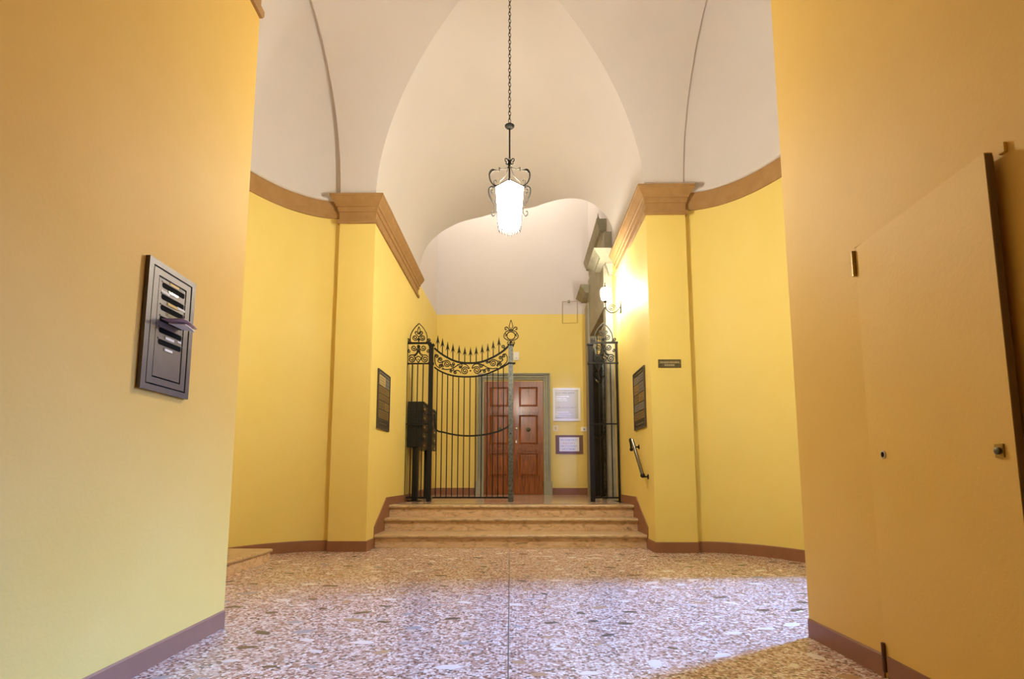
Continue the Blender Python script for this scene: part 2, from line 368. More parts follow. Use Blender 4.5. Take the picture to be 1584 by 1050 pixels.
for side, nm in ((-1, 'left'), (1, 'right')):
    xo = XOL if side < 0 else XOR; sc = 1.0 if side < 0 else RS
    c = MB(); c.fixn = False; rr = []
    for p in phis:
        y = YC+AY*math.sin(p); h = RISE*math.cos(p); xg = XC+side*AX*abs(math.sin(p))
        rr.append([(lerp(xg, xo, t/8), y, ZS+h*lerp(1, sc, t/8)) for t in range(9)])
    c.grid(rr)
    struct(c.build('ceiling_cell_'+nm, WHITE, None, True, 30), f'white {nm} cell of the groin vault before the {nm} apse', 'ceiling')
    # apse: half dome over an elliptical wall
    yc, ay = (5.27, 1.86) if side < 0 else (5.20, 1.87)
    ax = 1.05; zr = RISE*sc+.05
    c = MB(); c.fixn = False; NT = 40
    th = [PI*i/NT for i in range(NT+1)]
    c.grid([[(xo+side*ax*math.cos(e)*math.sin(t), yc+ay*math.cos(e)*math.cos(t), ZS+zr*math.sin(e)) for t in th] for e in [PI/2*i/20 for i in range(21)]])
    c.grid([[(xo, YC+AY*math.sin(p), ZS+RISE*sc*math.cos(p)-.005), (xo+side*.001, yc+(ay+.06)*math.sin(p), ZS+(zr+.06)*math.cos(p))] for p in phis])
    struct(c.build('ceiling_apse_'+nm, WHITE, None, True, 30), f'white half dome over the {nm} apse', 'ceiling')
    oy0, oy1, oz = (4.05, 5.85, 2.75) if side < 0 else (4.1, 5.44, 2.65)
    ta, tb = math.acos((oy1-yc)/ay), math.acos((oy0-yc)/ay)
    ths = sorted([t for t in th if not (ta < t < tb)]+[ta, tb]+[lerp(ta, tb, k/10) for k in range(1, 10)])
    c = MB()
    E_ = lambda t, k=0.0: (xo+side*(ax+k)*math.sin(t), yc+(ay+k)*math.cos(t))
    for t0, t1 in zip(ths[:-1], ths[1:]):
        z0 = oz if (t0 >= ta-1e-6 and t1 <= tb+1e-6) else 0.0
        (a, b), (a2, b2), (a3, b3), (a4, b4) = E_(t0), E_(t1), E_(t1, .25), E_(t0, .25)
        c.add([(a, b, z0), (a2, b2, z0), (a3, b3, z0), (a4, b4, z0), (a, b, ZS), (a2, b2, ZS), (a3, b3, ZS), (a4, b4, ZS)],
              [(0, 1, 5, 4), (2, 3, 7, 6), (0, 3, 2, 1), (4, 5, 6, 7)] + ([(1, 2, 6, 5)] if abs(t1-ta) < 1e-6 else []) + ([(0, 4, 7, 3)] if abs(t0-tb) < 1e-6 else []))
    c.fixn = False; c.weld = True
    struct(c.build('wall_apse_'+nm, YELLOW, None, True, 60), f'curved yellow {nm} apse wall under a tan cornice', 'wall')
    # cornice band with a white fillet above it
    pth = [E_(t) for t in [PI*i/60 for i in range(61)]]
    sd = 1 if side > 0 else -1
    zc0 = 4.185 if side < 0 else 4.245
    zc1 = zc0+.215
    tr = molding(pth, [(-.02, zc0), (.018, zc0), (.022, zc0+.02), (.030, zc0+.12), (.045, zc1), (-.02, zc1)], sd)
    t_ = struct(tr.build('trim_1' if side < 0 else 'trim_2', STONE, None, True, 25), f'tan stone cornice band curving round the {nm} apse', 'cornice')
    tr = molding(pth, [(-.02, zc1), (.06, zc1), (.075, zc1+.012), (.075, zc1+.035), (.02, zc1+.06), (-.02, zc1+.06)], sd)
    tr.build('fillet', WHITE, t_, True, 25)['label'] = 'white fillet on top of the cornice'
    # skirting outside the opening
    c = MB()
    for lo, hi in ((0.0, ta-.03), (tb+.03, PI)):
        if side < 0 and lo == 0.0: hi = ta-.02
        pp = [E_(lerp(lo, hi, k/24)) for k in range(25)]
        c2 = molding(pp, [(-.02, 0), (.014, 0), (.014, .118), (.006, .128), (-.02, .128)], sd); c.add(c2.v, c2.f)
    struct(c.build('baseboard_apse_'+nm, BROWN, None, True, 25), f'brown skirting along the curved {nm} apse wall', 'baseboard')
    if side < 0:    # recess for the left side door
        x0 = xo-ax*math.sin(ta)-.02
        c = MB(); c.box(-3.75, x0-.12, oy0-.2, oy0+.02, 0, oz); c.box(-3.75, x0-.12, oy1-.02, oy1+.2, 0, oz); c.box(-3.75, -3.2, oy0-.2, oy1+.2, oz-.02, oz+.2)
        struct(c.build('wall_recess_left', YELLOW), 'yellow reveal of the side doorway in the left apse', 'wall')
    else:           # passage to the street
        d = Vector((2.6, 1.3, 0)); q = Vector((-.45, .9, 0))*.25
        c = MB()
        for (yy, sg) in ((oy0, -1), (oy1, 1)):
            a = Vector((3.36, yy+(.155 if sg > 0 else .0), 0)); c.extr([a, a+d, a+d+q*sg, a+q*sg], (0, 0, 4.6))
        a, b = Vector((3.3, oy0-.2, 4.6)), Vector((3.3, oy1+.2, 4.6))
        c.extr([a, b, b+d, a+d], (0, 0, .2))
        struct(c.build('wall_passage_street', YELLOW), 'side passage from the right apse to the street', 'wall')

# ------------------------------------------------------------------ pier capitals and passage cornices
def caps(zb_):
    return [(-.02, zb_), (.022, zb_), (.032, zb_+.012), (.032, zb_+.045), (.006, zb_+.056), (.006, zb_+.155), (.018, zb_+.158), (.026, zb_+.18), (.028, zb_+.215), (.042, zb_+.22),
            (.052, zb_+.25), (.080, zb_+.285), (.098, zb_+.31), (.104, zb_+.325), (.112, zb_+.33), (.112, zb_+.36), (-.02, zb_+.36)]
t_ = molding([(XOL, YPL+.25), (XOL, YPL), (XL, YPL), (XL, 10.2)], caps(4.095), 1)
struct(t_.build('trim_3', STONE, None, True, 20), 'moulded tan stone capital and cornice on the left pier', 'cornice')
t_ = molding([(XOR, YPR+.25), (XOR, YPR), (XR, YPR), (XR, 9.28)], caps(4.165), -1)
struct(t_.build('trim_4', STONE, None, True, 20), 'moulded tan stone capital and cornice on the right pier', 'cornice')
t_ = molding([(xnl(-5), -5), (xnl(3.559), 3.559)], [(a, b) for a, b in caps(3.96)], 1)
struct(t_.build('trim_5', STONE, None, True, 20), 'tan cornice end at the top of the near left wall', 'cornice')
t_ = molding([(xnr(-5), -5), (xnr(3.389), 3.389)], [(a, b) for a, b in caps(4.1)], -1)
struct(t_.build('trim_6', STONE, None, True, 20), 'tan cornice along the top of the near right wall', 'cornice')

# ------------------------------------------------------------------ skirtings
def skirt(name, path, side, label, h=.125, t=.012, z0=0.0):
    b = molding(path, [(-.01, z0), (t, z0), (t, z0+h-.008), (t-.006, z0+h), (-.01, z0+h)], side)
    return struct(b.build(name, BROWN), label, 'baseboard')
hb = onx(345, 943.5, xnl(3.559)).z
skirt('baseboard_near_left', [(xnl(-5), -5), (xnl(3.559), 3.559)], 1, 'purple brown skirting under the letterbox wall', hb, .008)
hb = onx(1253.5, 957, xnr(3.389)).z
skirt('baseboard_near_right', [(xnr(3.389), 3.389), (xnr(HY+.012), HY+.012)], 1, 'brown skirting on the right wall before the flush door', hb, .008)
hbr = hb
skirt('baseboard_pier_left', [(XOL, YPL), (XL, YPL), (XL, 7.43)], 1, 'brown skirting round the foot of the left pier')
skirt('baseboard_pier_right', [(XOR, YPR), (XR, YPR), (XR, 7.43)], -1, 'brown skirting round the foot of the right pier')
skirt('baseboard_back', [(xbl, YB), (-.96, YB)], 1, 'brown skirting on the back wall left of the wooden door', .15, .014, ZP)
skirt('baseboard_back_right', [(.73, YB), (1.62, YB)], 1, 'brown skirting on the back wall right of the wooden door', .15, .014, ZP)
skirt('baseboard_hall_left', [(XL, 10.2), (xbl, YB)], 1, 'brown skirting in the hall behind the mailbox bank', .15, .014, ZP)
# sloping skirts beside the steps
for nm, X, sg, pts, yf in (('left', XL, 1, [(578.2, 814.9), (597.1, 769.1), (616.3, 766.6)], 10.2), ('right', XR, -1, [(1002.9, 815.1), (984.6, 768.3), (966, 766)], 9.25)):
    q = [onx(u, v, X) for u, v in pts]
    zt = q[1].z
    poly = [(7.43, .0), (7.43, .12), (q[0].y, .17), (q[0].y, q[0].z), (q[1].y, zt), (yf, zt), (yf, 0)]
    b = MB(); b.extr([(X-sg*.01, y, z) for y, z in poly], (sg*.022, 0, 0))
    struct(b.build('baseboard_steps_'+nm, BROWN), f'brown sloping skirting up the {nm} side of the steps', 'baseboard')

# ------------------------------------------------------------------ steps and landing
st = MB(); st.box(-2.1, 1.9, 8.6, YB+.1, 0, ZP-.03); st.box(-2.1, 1.9, 8.5, YB+.1, ZP-.03, ZP)
st.v = [Vector((max(min(p.x, 2.3), -2.1), p.y, p.z)) for p in st.v]
land = struct(st.build('floor_landing', LANDING), 'polished stone landing in front of the wooden door', 'floor')
b = MB(); b.box(1.55, 2.3, 9.0, YB, ZP-.04, ZP); b.build('landing_slab', LANDING, land)
stairs = thing('stairs', 'three worn marble steps with rounded nosings up to the gate', 'stairs', (-.11, 7.46, 0)); stairs['kind'] = 'structure'
YN = [7.66, 7.945, 8.225]                            # nosing fronts are 3 cm before the risers
yr = [onz(700, 847.5, 0).y, 0, 0]
YN[0] = yr[0]-.03
for i, yy in enumerate((7.955, 8.225)): YN[i+1] = yy-.005
xm = -.12
for k in range(3):
    z0, z1 = k*RIS, (k+1)*RIS; yf = YN[k]; yb = YN[k+1]+.06 if k < 2 else 8.56
    for xa, xb in ((XL+.012, xm-.0012), (xm+.0012, XR-.012)):
        b = MB(); b.box(xa, xb, yf+.042, yf+.13, z0 if k == 0 else z0+.0, z1-.045); b.build('riser', RISER, stairs)
        t = .045; prof = [(yb, z1-t), (yf+.02, z1-t)]+[(yf+.02-.02*math.cos(a)-.0, z1-t/2-t/2*math.sin(PI/2-a*0)*0) for a in ()]
        arc = [(yf+t/2-t/2*math.sin(a), z1-t/2-t/2*math.cos(a)) for a in [PI*i/8 for i in range(9)]]
        prof = [(yb, z1-t)]+arc+[(yb, z1)]
        b = MB(); b.extr([(xa, y, z) for y, z in prof], (xb-xa, 0, 0)); b.build('tread', TREAD, stairs, True, 50)
    # infill under the treads
b = MB(); b.box(XL, XR, YN[0]+.11, 8.62, 0, RIS-.046); b.box(XL, XR, YN[1]+.11, 8.62, RIS-.05, 2*RIS-.046); b.box(XL, XR, YN[2]+.11, 8.62, 2*RIS-.05, ZP-.046)
b.build('stair_core', RISER, stairs)

# stone step before the left side door
c0 = onz(420, 869); zst = .135
st = thing('stone_step', 'low marble step on the floor inside the left apse', 'step', (-2.6, 5.3, 0)); st['kind'] = 'structure'
b = MB(); b.box(-3.35, c0.x-.02, 4.1, c0.y, 0, zst-.04); b.build('riser', RISER, st)
t = .04
arc = [(c0.x-t/2+t/2*math.sin(a), zst-t/2-t/2*math.cos(a)) for a in [PI*i/8 for i in range(9)]]
b = MB(); b.extr([(x, 4.08, z) for x, z in [(-3.35, zst-t)]+arc+[(-3.35, zst)]], (0, c0.y+.02-4.08, 0)); b.build('tread', TREAD, st, True, 50)

# ------------------------------------------------------------------ main double door
def P13(u, v): return ony(u, v, YB)
def panel_door(name, x0, x1, z0, z1, y, label, to_world=lambda p: p):
    """two-leaf panelled door, front face towards -y at y"""
    root = thing(name, label, 'door', to_world(Vector(((x0+x1)/2, y, z0)))); root['kind'] = 'structure'
    def bld(mb, nm, mt, par, sm=False):
        mb.v = [to_world(p) for p in mb.v]; return mb.build(nm, mt, par, sm)
    xm_ = (x0+x1)/2; hgt = z1-z0
    for sgn in (-1, 1):
        a, b = (x0, xm_-.003) if sgn < 0 else (xm_+.003, x1)
        lf = bld(MB().box(a, b, y+.03, y+.07, z0+.004, z1), 'door_leaf', WOOD, root)
        wl = b-a; st_ = .105
        ca, cb = a+st_*(1.0 if sgn < 0 else .9), b-st_*(.9 if sgn < 0 else 1.0)
        fr = MB()
        fr.box(a, ca, y, y+.03, z0+.004, z1); fr.box(cb, b, y, y+.03, z0+.004, z1)
        lv = [0.0, .155, .365, .43, .705, .765, .955, 1.0]
        lv = [z0+.004+q*(hgt-.004) for q in lv]
        for i in (0, 2, 4, 6): fr.box(ca, cb, y, y+.03, lv[i], lv[i+1])
        bld(fr, 'door_frame', WOOD, lf)
        for i in (1, 3, 5):
            za, zb2 = lv[i], lv[i+1]
            pb = MB()                                   # moulded frame and raised field
            for k in range(1):
                for (p, q, r, s) in ((ca, ca+.018, za, zb2), (cb-.018, cb, za, zb2)): pb.box(p, q, y-.012, y+.03, r, s)
                pb.box(ca, cb, y-.012, y+.03, za, za+.018); pb.box(ca, cb, y-.014, y+.03, zb2-.022, zb2)
            e = .018; g = .062
            lo = [(ca+e, y+.020, za+e), (cb-e, y+.020, za+e), (cb-e, y+.020, zb2-e), (ca+e, y+.020, zb2-e)]
            hi = [(ca+g, y+.004, za+g), (cb-g, y+.004, za+g), (cb-g, y+.004, zb2-g), (ca+g, y+.004, zb2-g)]
            pb.add(lo+hi, [(0, 1, 5, 4), (1, 2, 6, 5), (2, 3, 7, 6), (3, 0, 4, 7), (4, 5, 6, 7)])
            bld(pb, 'panel', WOOD, lf)
        for i in (2, 4):                                # small ledge mouldings on the rails
            zc = (lv[i]+lv[i+1])/2
            bld(MB().box(ca, cb, y-.018, y, zc-.045, zc-.01).box(ca, cb, y-.026, y, zc-.01, zc+.025), 'ledge_moulding', WOOD, lf)
        kx = (ca+cb)/2; kz = lerp(lv[3], lv[4], .5)
        kb = MB().lathe_ax([(.05, 0), (.05, .008), (.018, .012), (.018, .035), (.04, .05), (.046, .068), (.03, .085), (.004, .09)], (kx, y+.01, kz), (0, -1, 0))
        bld(kb, 'knob', DBRASS, lf, True)
        if sgn > 0:
            bld(MB().lathe_ax([(.03, 0), (.03, .012), (.022, .016)], (a+.05, y, kz+.02), (0, -1, 0)), 'lock_cylinder', CHROME, lf, True)
            bld(MB().box(a+.035, a+.065, y-.006, y, kz-.30, kz-.24), 'key_plate', CHROME, lf)
    bld(MB().box(xm_-.02, xm_+.028, y-.02, y+.0, z0+.01, z1), 'cover_strip', WOOD, root)
    return root
dl, dr = P13(748.8, 660).x, P13(841, 660).x; dz = P13(795, 588).z
panel_door('door_1', dl+.01, dr-.01, ZP, dz-.03, YB-.03, 'chestnut double door with raised panels in a grey stone frame')
# the stone architrave
ol, orr = P13(736, 660).x, P13(848.5, 660).x; oz_ = P13(795, 578).z
sf = thing('trim_7', 'grey green stone architrave with plinth blocks around the wooden door', 'door frame', ((dl+dr)/2, YB, ZP)); sf['kind'] = 'structure'
pr = [(0, -.05), (.0, .0)]
def arch_band(o0, o1, d, nm):
    b = MB(); y0 = YB-d
    b.box(dl-o1, dl-o0, y0, YB+.01, ZP, dz+o1); b.box(dr+o0, dr+o1, y0, YB+.01, ZP, dz+o1); b.box(dl-o0, dr+o0, y0, YB+.01, dz+o0, dz+o1)
    return b.build(nm, DOORST, sf)
wd = ((dl-ol)+(orr-dr))/2; wt = wd
arch_band(0.0, wd*.26, .05, 'inner_band'); arch_band(wd*.20, wd*.80, .034, 'joint_band'); arch_band(wd*.32, wd*.62, .07, 'middle_band'); arch_band(wd*.70, wd*.84, .078, 'bead'); arch_band(wd*.86, wd, .105, 'outer_moulding')
for xa, xb in ((dl-wd-.03, dl+.005), (dr-.005, dr+wd+.03)):
    zt = P13(850, 744).z
    MB().box(xa, xb, YB-.11, YB+.01, ZP, zt-.02).box(xa+.008, xb-.008, YB-.10, YB+.01, zt-.02, zt).build('plinth', DOORST, sf)
# door of the left apse (mostly hidden behind the near wall)
def tw(p): return Vector((-3.6-(p.y-0.0), p.x, p.z))
panel_door('door_3', 4.09, 5.81, zst, 2.70, 0.0, 'dark wooden double door above the stone step in the left apse', lambda p: Vector((-3.45-p.y, p.x, p.z)))

# ------------------------------------------------------------------ flush door in the near right wall
ang = math.radians(2.75)
hinge = Vector((xnr(HY)+.0, HY, 0)); dv = Vector((-math.sin(ang), -math.cos(ang), 0)); nv = Vector((-math.cos(ang), math.sin(ang), 0))
d2 = thing('door_2', 'yellow flush door standing slightly ajar in the right wall', 'door', hinge); d2['kind'] = 'structure'
TH = .027
def leafbox(a0, a1, n0, n1, z0, z1, nm, mt, par):
    b = MB(); p = [hinge+dv*a+nv*n for a, n in ((a0, n0), (a1, n0), (a1, n1), (a0, n1))]
    return b.extr([(q.x, q.y, z0) for q in p], (0, 0, z1-z0)).build(nm, mt, par)
leaf = leafbox(.001, DW-.004, -TH+.002, .002, .012, DTOP, 'door_leaf', OCHRE, d2)
leafbox(.02, DW-.004, .002, .008, .012, hbr, 'skirting_board', BROWN, leaf)['label'] = 'brown painted foot of the door'
leafbox(DW-.0035, DW-.001, -TH+.004, .0, .02, DTOP-.005, 'edge_strip', mat('dark_door_edge', (.17, .105, .035), .6), leaf)
for zz in (lerp(onx(1322, 391, xnr(2.8)).z, onx(1322, 427, xnr(2.8)).z, .5), .09):
    b = MB(); c0_ = hinge+nv*.010+Vector((0, 0, zz))
    b.tube([c0_-Vector((0, 0, .062)), c0_-Vector((0, 0, .002))], .0085, 10); b.tube([c0_+Vector((0, 0, .002)), c0_+Vector((0, 0, .062))], .0085, 10)
    b.build('hinge', BRASS if zz > 1 else mat('dark_hinge', (.13, .055, .028), .6), d2, True)
def on_leaf(u, v):
    d = ray(u, v); p0 = hinge+nv*.002; s = (p0-EYE).dot(nv)/d.dot(nv); return EYE+d*s
pk = on_leaf(1367, 703)
MB().lathe_ax([(.019, 0), (.019, .004), (.013, .006), (.0125, .0005)], pk, nv).build('keyhole_ring', mat('painted_ring', (.62, .47, .22), .5), leaf, True)
MB().lathe_ax([(.0125, 0), (.012, .004)], pk, nv).build('keyhole', BLACK, leaf)
pq = on_leaf(1548, 697)
up = Vector((0, 0, 1))
lk = MB().obox(pq+nv*.003, dv*.018, up*.022, nv*.003).build('lock_plate', BRASS, leaf)
MB().lathe_ax([(.012, 0), (.012, .008), (.008, .011)], pq+nv*.006, nv).build('lock_cylinder', DBRASS, leaf, True)
# stub of the upper pivot on the frame, skirting beyond
ps = onx(1545, 232, xnr(1.9))
fs0, fs1 = onx(1544.5, 240, xnr(1.9)-.012), onx(1551.5, 219, xnr(1.9)-.012)
MB().box(xnr(1.9)-.012, xnr(1.9)+.004, fs1.y, fs0.y, fs0.z, fs1.z).build('frame_stop', OCHRE, d2)
skirt('baseboard_near_right_end', [(xnr(DY0-.05), DY0-.05), (xnr(-5), -5)], 1, 'brown skirting on the right wall nearest the viewer', hbr, .008)

# ------------------------------------------------------------------ iron gate
GY = 9.35
def G(u, v):                    # point of the gate plane from the close-up's grid (7.92 units per photo pixel)
    return ony(620+u/7.92, 480+v/7.92, GY)
def Gp(u, v): return ony(u, v, GY)
def spiral(c, r, turns, a0, sgn, n=26, r0=.16):
    out = []
    for i in range(n+1):
        t = i/n; a = a0+sgn*turns*2*PI*(1-t); rr = r*(r0+(1-r0)*t)
        out.append(Vector((c.x+rr*math.cos(a), c.y, c.z+rr*math.sin(a))))
    return out                  # from the eye out to angle a0
SCW, SCD = .0135, .020
def scroll(parent, pts, w=SCW, nm='scroll', d=SCD): return MB().ribbon(pts, w, d).build(nm, IRON, parent)
def rivet(parent, c, r, nm='collar'): return MB().ball(c, r, 10).build(nm, IRON, parent, True)
def bar(parent, x, z0, z1, r, nm='bar', mt=None, y=GY): return MB().box(x-r, x+r, y-r, y+r, z0, z1).build(nm, mt or IRON, parent)
ZB = Gp(700, 769.5).z          # bottom rail
def fixed_panel(name, label, xh, xo, xe, sg, loc):
    """xh hinge post, xo outer post, xe end of the rails at the wall; drawn for the left, sg = -1 mirrors it"""
    root = thing(name, label, 'gate', loc, 'fixed side panels of the iron gate')
    zt = G(75, 402).z; zm = G(75, 652).z
    lo, hi = sorted((xe, xh))
    MB().box(lo, hi, GY-.012, GY+.012, zt-.016, zt+.016).build('top_rail', IRON, root)
    MB().box(lo, hi, GY-.011, GY+.011, zm-.011, zm+.011).build('middle_rail', IRON, root)
    lo2, hi2 = sorted((xe+sg*.03, xh))
    MB().box(lo2, hi2, GY-.012, GY+.012, ZB-.012, ZB+.012).build('bottom_rail', IRON, root)
    zbr = Gp(950, 655.5).z
    lo3, hi3 = sorted((xo, xh)); MB().box(lo3, hi3, GY-.009, GY+.009, zbr-.011, zbr+.011).build('brace_rail', IRON, root)
    bar(root, xo, ZP if sg < 0 else ZP, zt, .0155, 'outer_post')
    zc = G(370, 425).z
    MB().box(xh-.034, xh+.034, GY-.034, GY+.034, ZP, zc-.01).build('hinge_post', IRON, root)
    MB().box(xh-.05, xh+.05, GY-.045, GY+.045, zc-.01, zc+.014).build('post_cap', IRON, root)
    MB().box(xh-.045, xh+.045, GY-.042, GY+.042, zm-.016, zm+.016).build('post_collar', IRON, root)
    W_ = xh-xo                                   # signed width of the bay
    for k in (.26, .5, .745): bar(root, xo+W_*k*.92, ZB, zm, .0075)
    def T(u, v):                                 # pattern coordinates of the left panel -> this panel
        p = G(u, v); xl, xr_ = G(75, v).x, G(345, v).x
        t = (p.x-xl)/(xr_-xl); xi = xh-sg*.034
        return Vector((lerp(xo, xi, t), GY, p.z))
    sc_ = abs((xh-sg*.034)-xo)/abs(G(345, 500).x-G(75, 500).x)
    px = .0105/7.92*1.0*9.35/8.2
    u1 = abs(G(200, 500).x-G(100, 500).x)/100
    def S(u, v, r, turns, a0, d): 
        a = a0 if sg > 0 else PI-a0
        return spiral(T(u, v), r*u1, turns, a, d*sg)
    # lower panel scrollwork
    for mu in (0, 1):
        f = (lambda u: u) if mu == 0 else (lambda u: 432-u)
        k = 1 if mu == 0 else -1
        def S2(u, v, r, turns, a0, d):
            a = a0 if mu == 0 else PI-a0
            return S(f(u), v, r, turns, a, d*k)
        def TT(*pts): return [T(f(u), v) for u, v in pts]
        scroll(root, S2(160, 460, 38, 1.6, 0.0, -1)+smooth_path(TT((200, 480), (196, 520), (165, 545), (125, 548), (100, 570)), 4))
        scroll(root, S2(137, 597, 44, 1.7, 1.0, -1)+smooth_path(TT((165, 560), (190, 545), (210, 510), (214, 470), (214, 430)), 4))
        scroll(root, S2(105, 500, 20, 1.1, 1.5, 1))
        scroll(root, smooth_path(TT((216, 640), (190, 600), (180, 585), (200, 570), (216, 560)), 4))
        scroll(root, smooth_path(TT((216, 425), (200, 440), (210, 460)), 4))
        # crest
        scroll(root, smooth_path(TT((118, 392), (114, 350), (118, 305), (138, 255), (172, 205), (216, 160)), 6), .012)
        scroll(root, S2(172, 335, 36, 1.6, -0.4, -1)+smooth_path(TT((206, 350), (212, 370), (216, 385)), 3))
        scroll(root, smooth_path(TT((216, 330), (200, 310), (178, 290), (172, 268), (186, 258), (196, 272), (204, 290), (214, 285)), 4))
        scroll(root, smooth_path(TT((216, 285), (202, 255), (204, 232), (216, 200)), 4), .011)
        scroll(root, S2(94, 362, 22, 1.3, -.9, -1)+smooth_path(TT((112, 378), (125, 390)), 2))
    for v, r in ((500, .02), (350, .022)): rivet(root, T(216, v), r)
    rivet(root, T(216, 600), .010)
    return root
xhL, xoL, xeL = G(370, 700).x, Gp(627.5, 620).x, XL-.0
fixed_panel('fixed_gate', 'black iron fixed gate panel on the left in front of the mailbox bank', xhL, xoL, xeL, 1, (xhL, GY, ZP))
xhR, xoR, xeR = Gp(914.5, 620).x, Gp(955, 620).x, 1.62
fixed_panel('fixed_gate', 'black iron fixed gate panel on the right beside the handrail wall', xhR, xoR, xeR, -1, (xhR, GY, ZP))

# swinging leaf, modelled closed on the left
leafg = thing('gate_leaf', 'closed black iron gate leaf with arrow spearheads before the wooden door', 'gate', (xhL+.053, GY, ZP), 'swinging leaves of the iron gate')
TOPA = [(412, 463), (460, 505), (515, 545), (575, 580), (640, 612), (715, 635), (785, 644), (855, 646), (925, 642), (998, 628), (1067, 603), (1133, 572), (1203, 532), (1262, 490), (1318, 437)]
BOTA = [(412, 695), (450, 725), (510, 758), (575, 783), (640, 800), (710, 810), (780, 813), (850, 812), (920, 808), (990, 797), (1060, 776), (1128, 748), (1192, 720), (1257, 688), (1318, 650)]
scroll(leafg, smooth_path([G(*p) for p in TOPA], 4), .030, 'top_arc', .022)
scroll(leafg, smooth_path([G(*p) for p in BOTA], 4), .024, 'lower_arc', .022)
ZR = ZB
x0_, x1_ = xhL+.054, G(1347, 700).x
MB().box(x0_, x1_, GY-.012, GY+.012, ZR-.013, ZR+.013).build('bottom_rail', IRON, leafg)
fp_b = [(310, 636), (350, 652), (410, 665), (470, 670), (530, 667), (590, 657), (640, 642), (682, 620)]
scroll(leafg, smooth_path([G(412, 1270)]+[ony(580+u/3.283, 470+v/3.283, GY) for u, v in fp_b], 4), .026, 'curved_brace', .022)
tabB = [(G(*p).x, G(*p).z) for p in BOTA]; tabT = [(G(*p).x, G(*p).z) for p in TOPA]
for u in (448, 510, 575, 640, 710, 778, 850, 920, 990, 1060, 1128, 1192, 1257):
    x = G(u, 790).x
    bar(leafg, x, ZR, interp(x, tabB), .0075)
for u, tipv in zip((455, 512, 575, 640, 715, 785, 855, 925, 998, 1067, 1133, 1203), (298, 335, 378, 400, 420, 438, 443, 433, 413, 398, 362, 322)):
    tip = G(u, tipv); x = tip.x; hh = G(u, tipv).z-G(u, tipv+118).z
    sp = MB(); w2 = .034
    z = tip.z
    prof = [(x, z), (x+.008, z-hh*.30), (x+.018, z-hh*.62), (x+w2, z-hh*1.0), (x+.012, z-hh*.80), (x, z-hh*.78), (x-.012, z-hh*.80), (x-w2, z-hh*1.0), (x-.018, z-hh*.62), (x-.008, z-hh*.30)]
    ctr_f = Vector((x, GY-.012, z-hh*.6)); ctr_b = Vector((x, GY+.012, z-hh*.6))
    n = len(prof); vs = [Vector((a, GY-.003, b)) for a, b in prof]+[Vector((a, GY+.003, b)) for a, b in prof]+[ctr_f, ctr_b]
    fs = [(i, (i+1) % n, n+(i+1) % n, n+i) for i in range(n)]+[((i+1) % n, i, 2*n) for i in range(n)]+[(n+i, n+(i+1) % n, 2*n+1) for i in range(n)]
    sp.add(vs, fs); sp.box(x-.0075, x+.0075, GY-.0075, GY+.0075, interp(x, tabT), z-hh*.7)
    sp.build('spearhead', IRON, leafg)
pxm = abs(G(200, 600).x-G(100, 600).x)/100
for (u, v, r, tn, a0, d, tail) in (
    (565, 655, 46, 2.0, 2.4, -1, [(520, 625), (505, 660), (515, 700)]),
    (785, 740, 50, 2.0, 0.6, 1, [(838, 705), (800, 665), (740, 655), (690, 675), (640, 708), (570, 725), (500, 715)]),
    (930, 735, 50, 2.0, 2.5, -1, [(872, 705), (900, 662), (960, 655), (1010, 672), (1060, 700), (1120, 715), (1180, 708)]),
    (1133, 645, 46, 2.0, 0.7, 1, [(1178, 618), (1195, 650), (1185, 690)]),
    (440, 562, 22, 1.4, 2.0, -1, [(420, 545), (416, 590), (420, 640), (440, 680), (480, 712)]),
    (485, 600, 26, 1.5, 3.4, -1, [(455, 625), (480, 640), (515, 625)]),
    (488, 682, 22, 1.4, 1.0, 1, [(512, 665), (530, 690)]),
    (642, 656, 22, 1.4, 3.6, 1, [(612, 665), (620, 690), (650, 690)]),
    (727, 690, 20, 1.4, 0.5, -1, [(752, 680), (745, 660)]),
    (615, 746, 18, 1.3, 0.6, 1, [(640, 735), (650, 718)]),
    (667, 760, 22, 1.4, 1.2, 1, [(690, 735), (720, 745), (735, 770)]),
    (985, 678, 24, 1.4, 2.6, 1, [(955, 665), (965, 655)]),
    (1022, 746, 22, 1.4, 2.4, -1, [(990, 730), (970, 760)]),
    (1072, 732, 20, 1.3, 2.0, -1, [(1050, 715), (1030, 722)]),
    (1056, 634, 18, 1.3, 1.2, -1, [(1085, 640), (1090, 615)]),
    (1222, 583, 26, 1.5, 5.6, 1, [(1250, 605), (1225, 628), (1190, 620)]),
    (1264, 556, 22, 1.4, 1.1, 1, [(1285, 535), (1305, 580), (1298, 630), (1260, 670), (1215, 695)]),
    (1215, 660, 22, 1.4, 2.2, -1, [(1190, 645), (1175, 680)]),
    (1252, 446, 24, 1.4, 5.0, 1, [(1270, 465), (1290, 462)])):
    sp = spiral(G(u, v), r*pxm, tn, a0, d)
    scroll(leafg, sp+smooth_path([sp[-1]]+[G(*q) for q in tail], 4)[1:])
for u, v in ((852, 740), (520, 716), (1180, 712), (700, 668), (1010, 670)): rivet(leafg, G(u, v), .014)
xp = G(1347, 900).x
pw = .037
zpt = G(1347, 432).z
MB().box(xp-pw, xp+pw, GY-pw, GY+pw, ZP+.14, zpt).build('end_post', IRONW, leafg)
MB().box(xp-pw-.008, xp+pw+.008, GY-pw-.008, GY+pw+.008, ZP+.004, ZP+.14).build('post_foot', IRONW, leafg)
MB().box(xp-.052, xp+.052, GY-.05, GY+.05, zpt-.006, zpt+.014).build('post_cap', IRON, leafg)
zcl = G(1347, 652).z
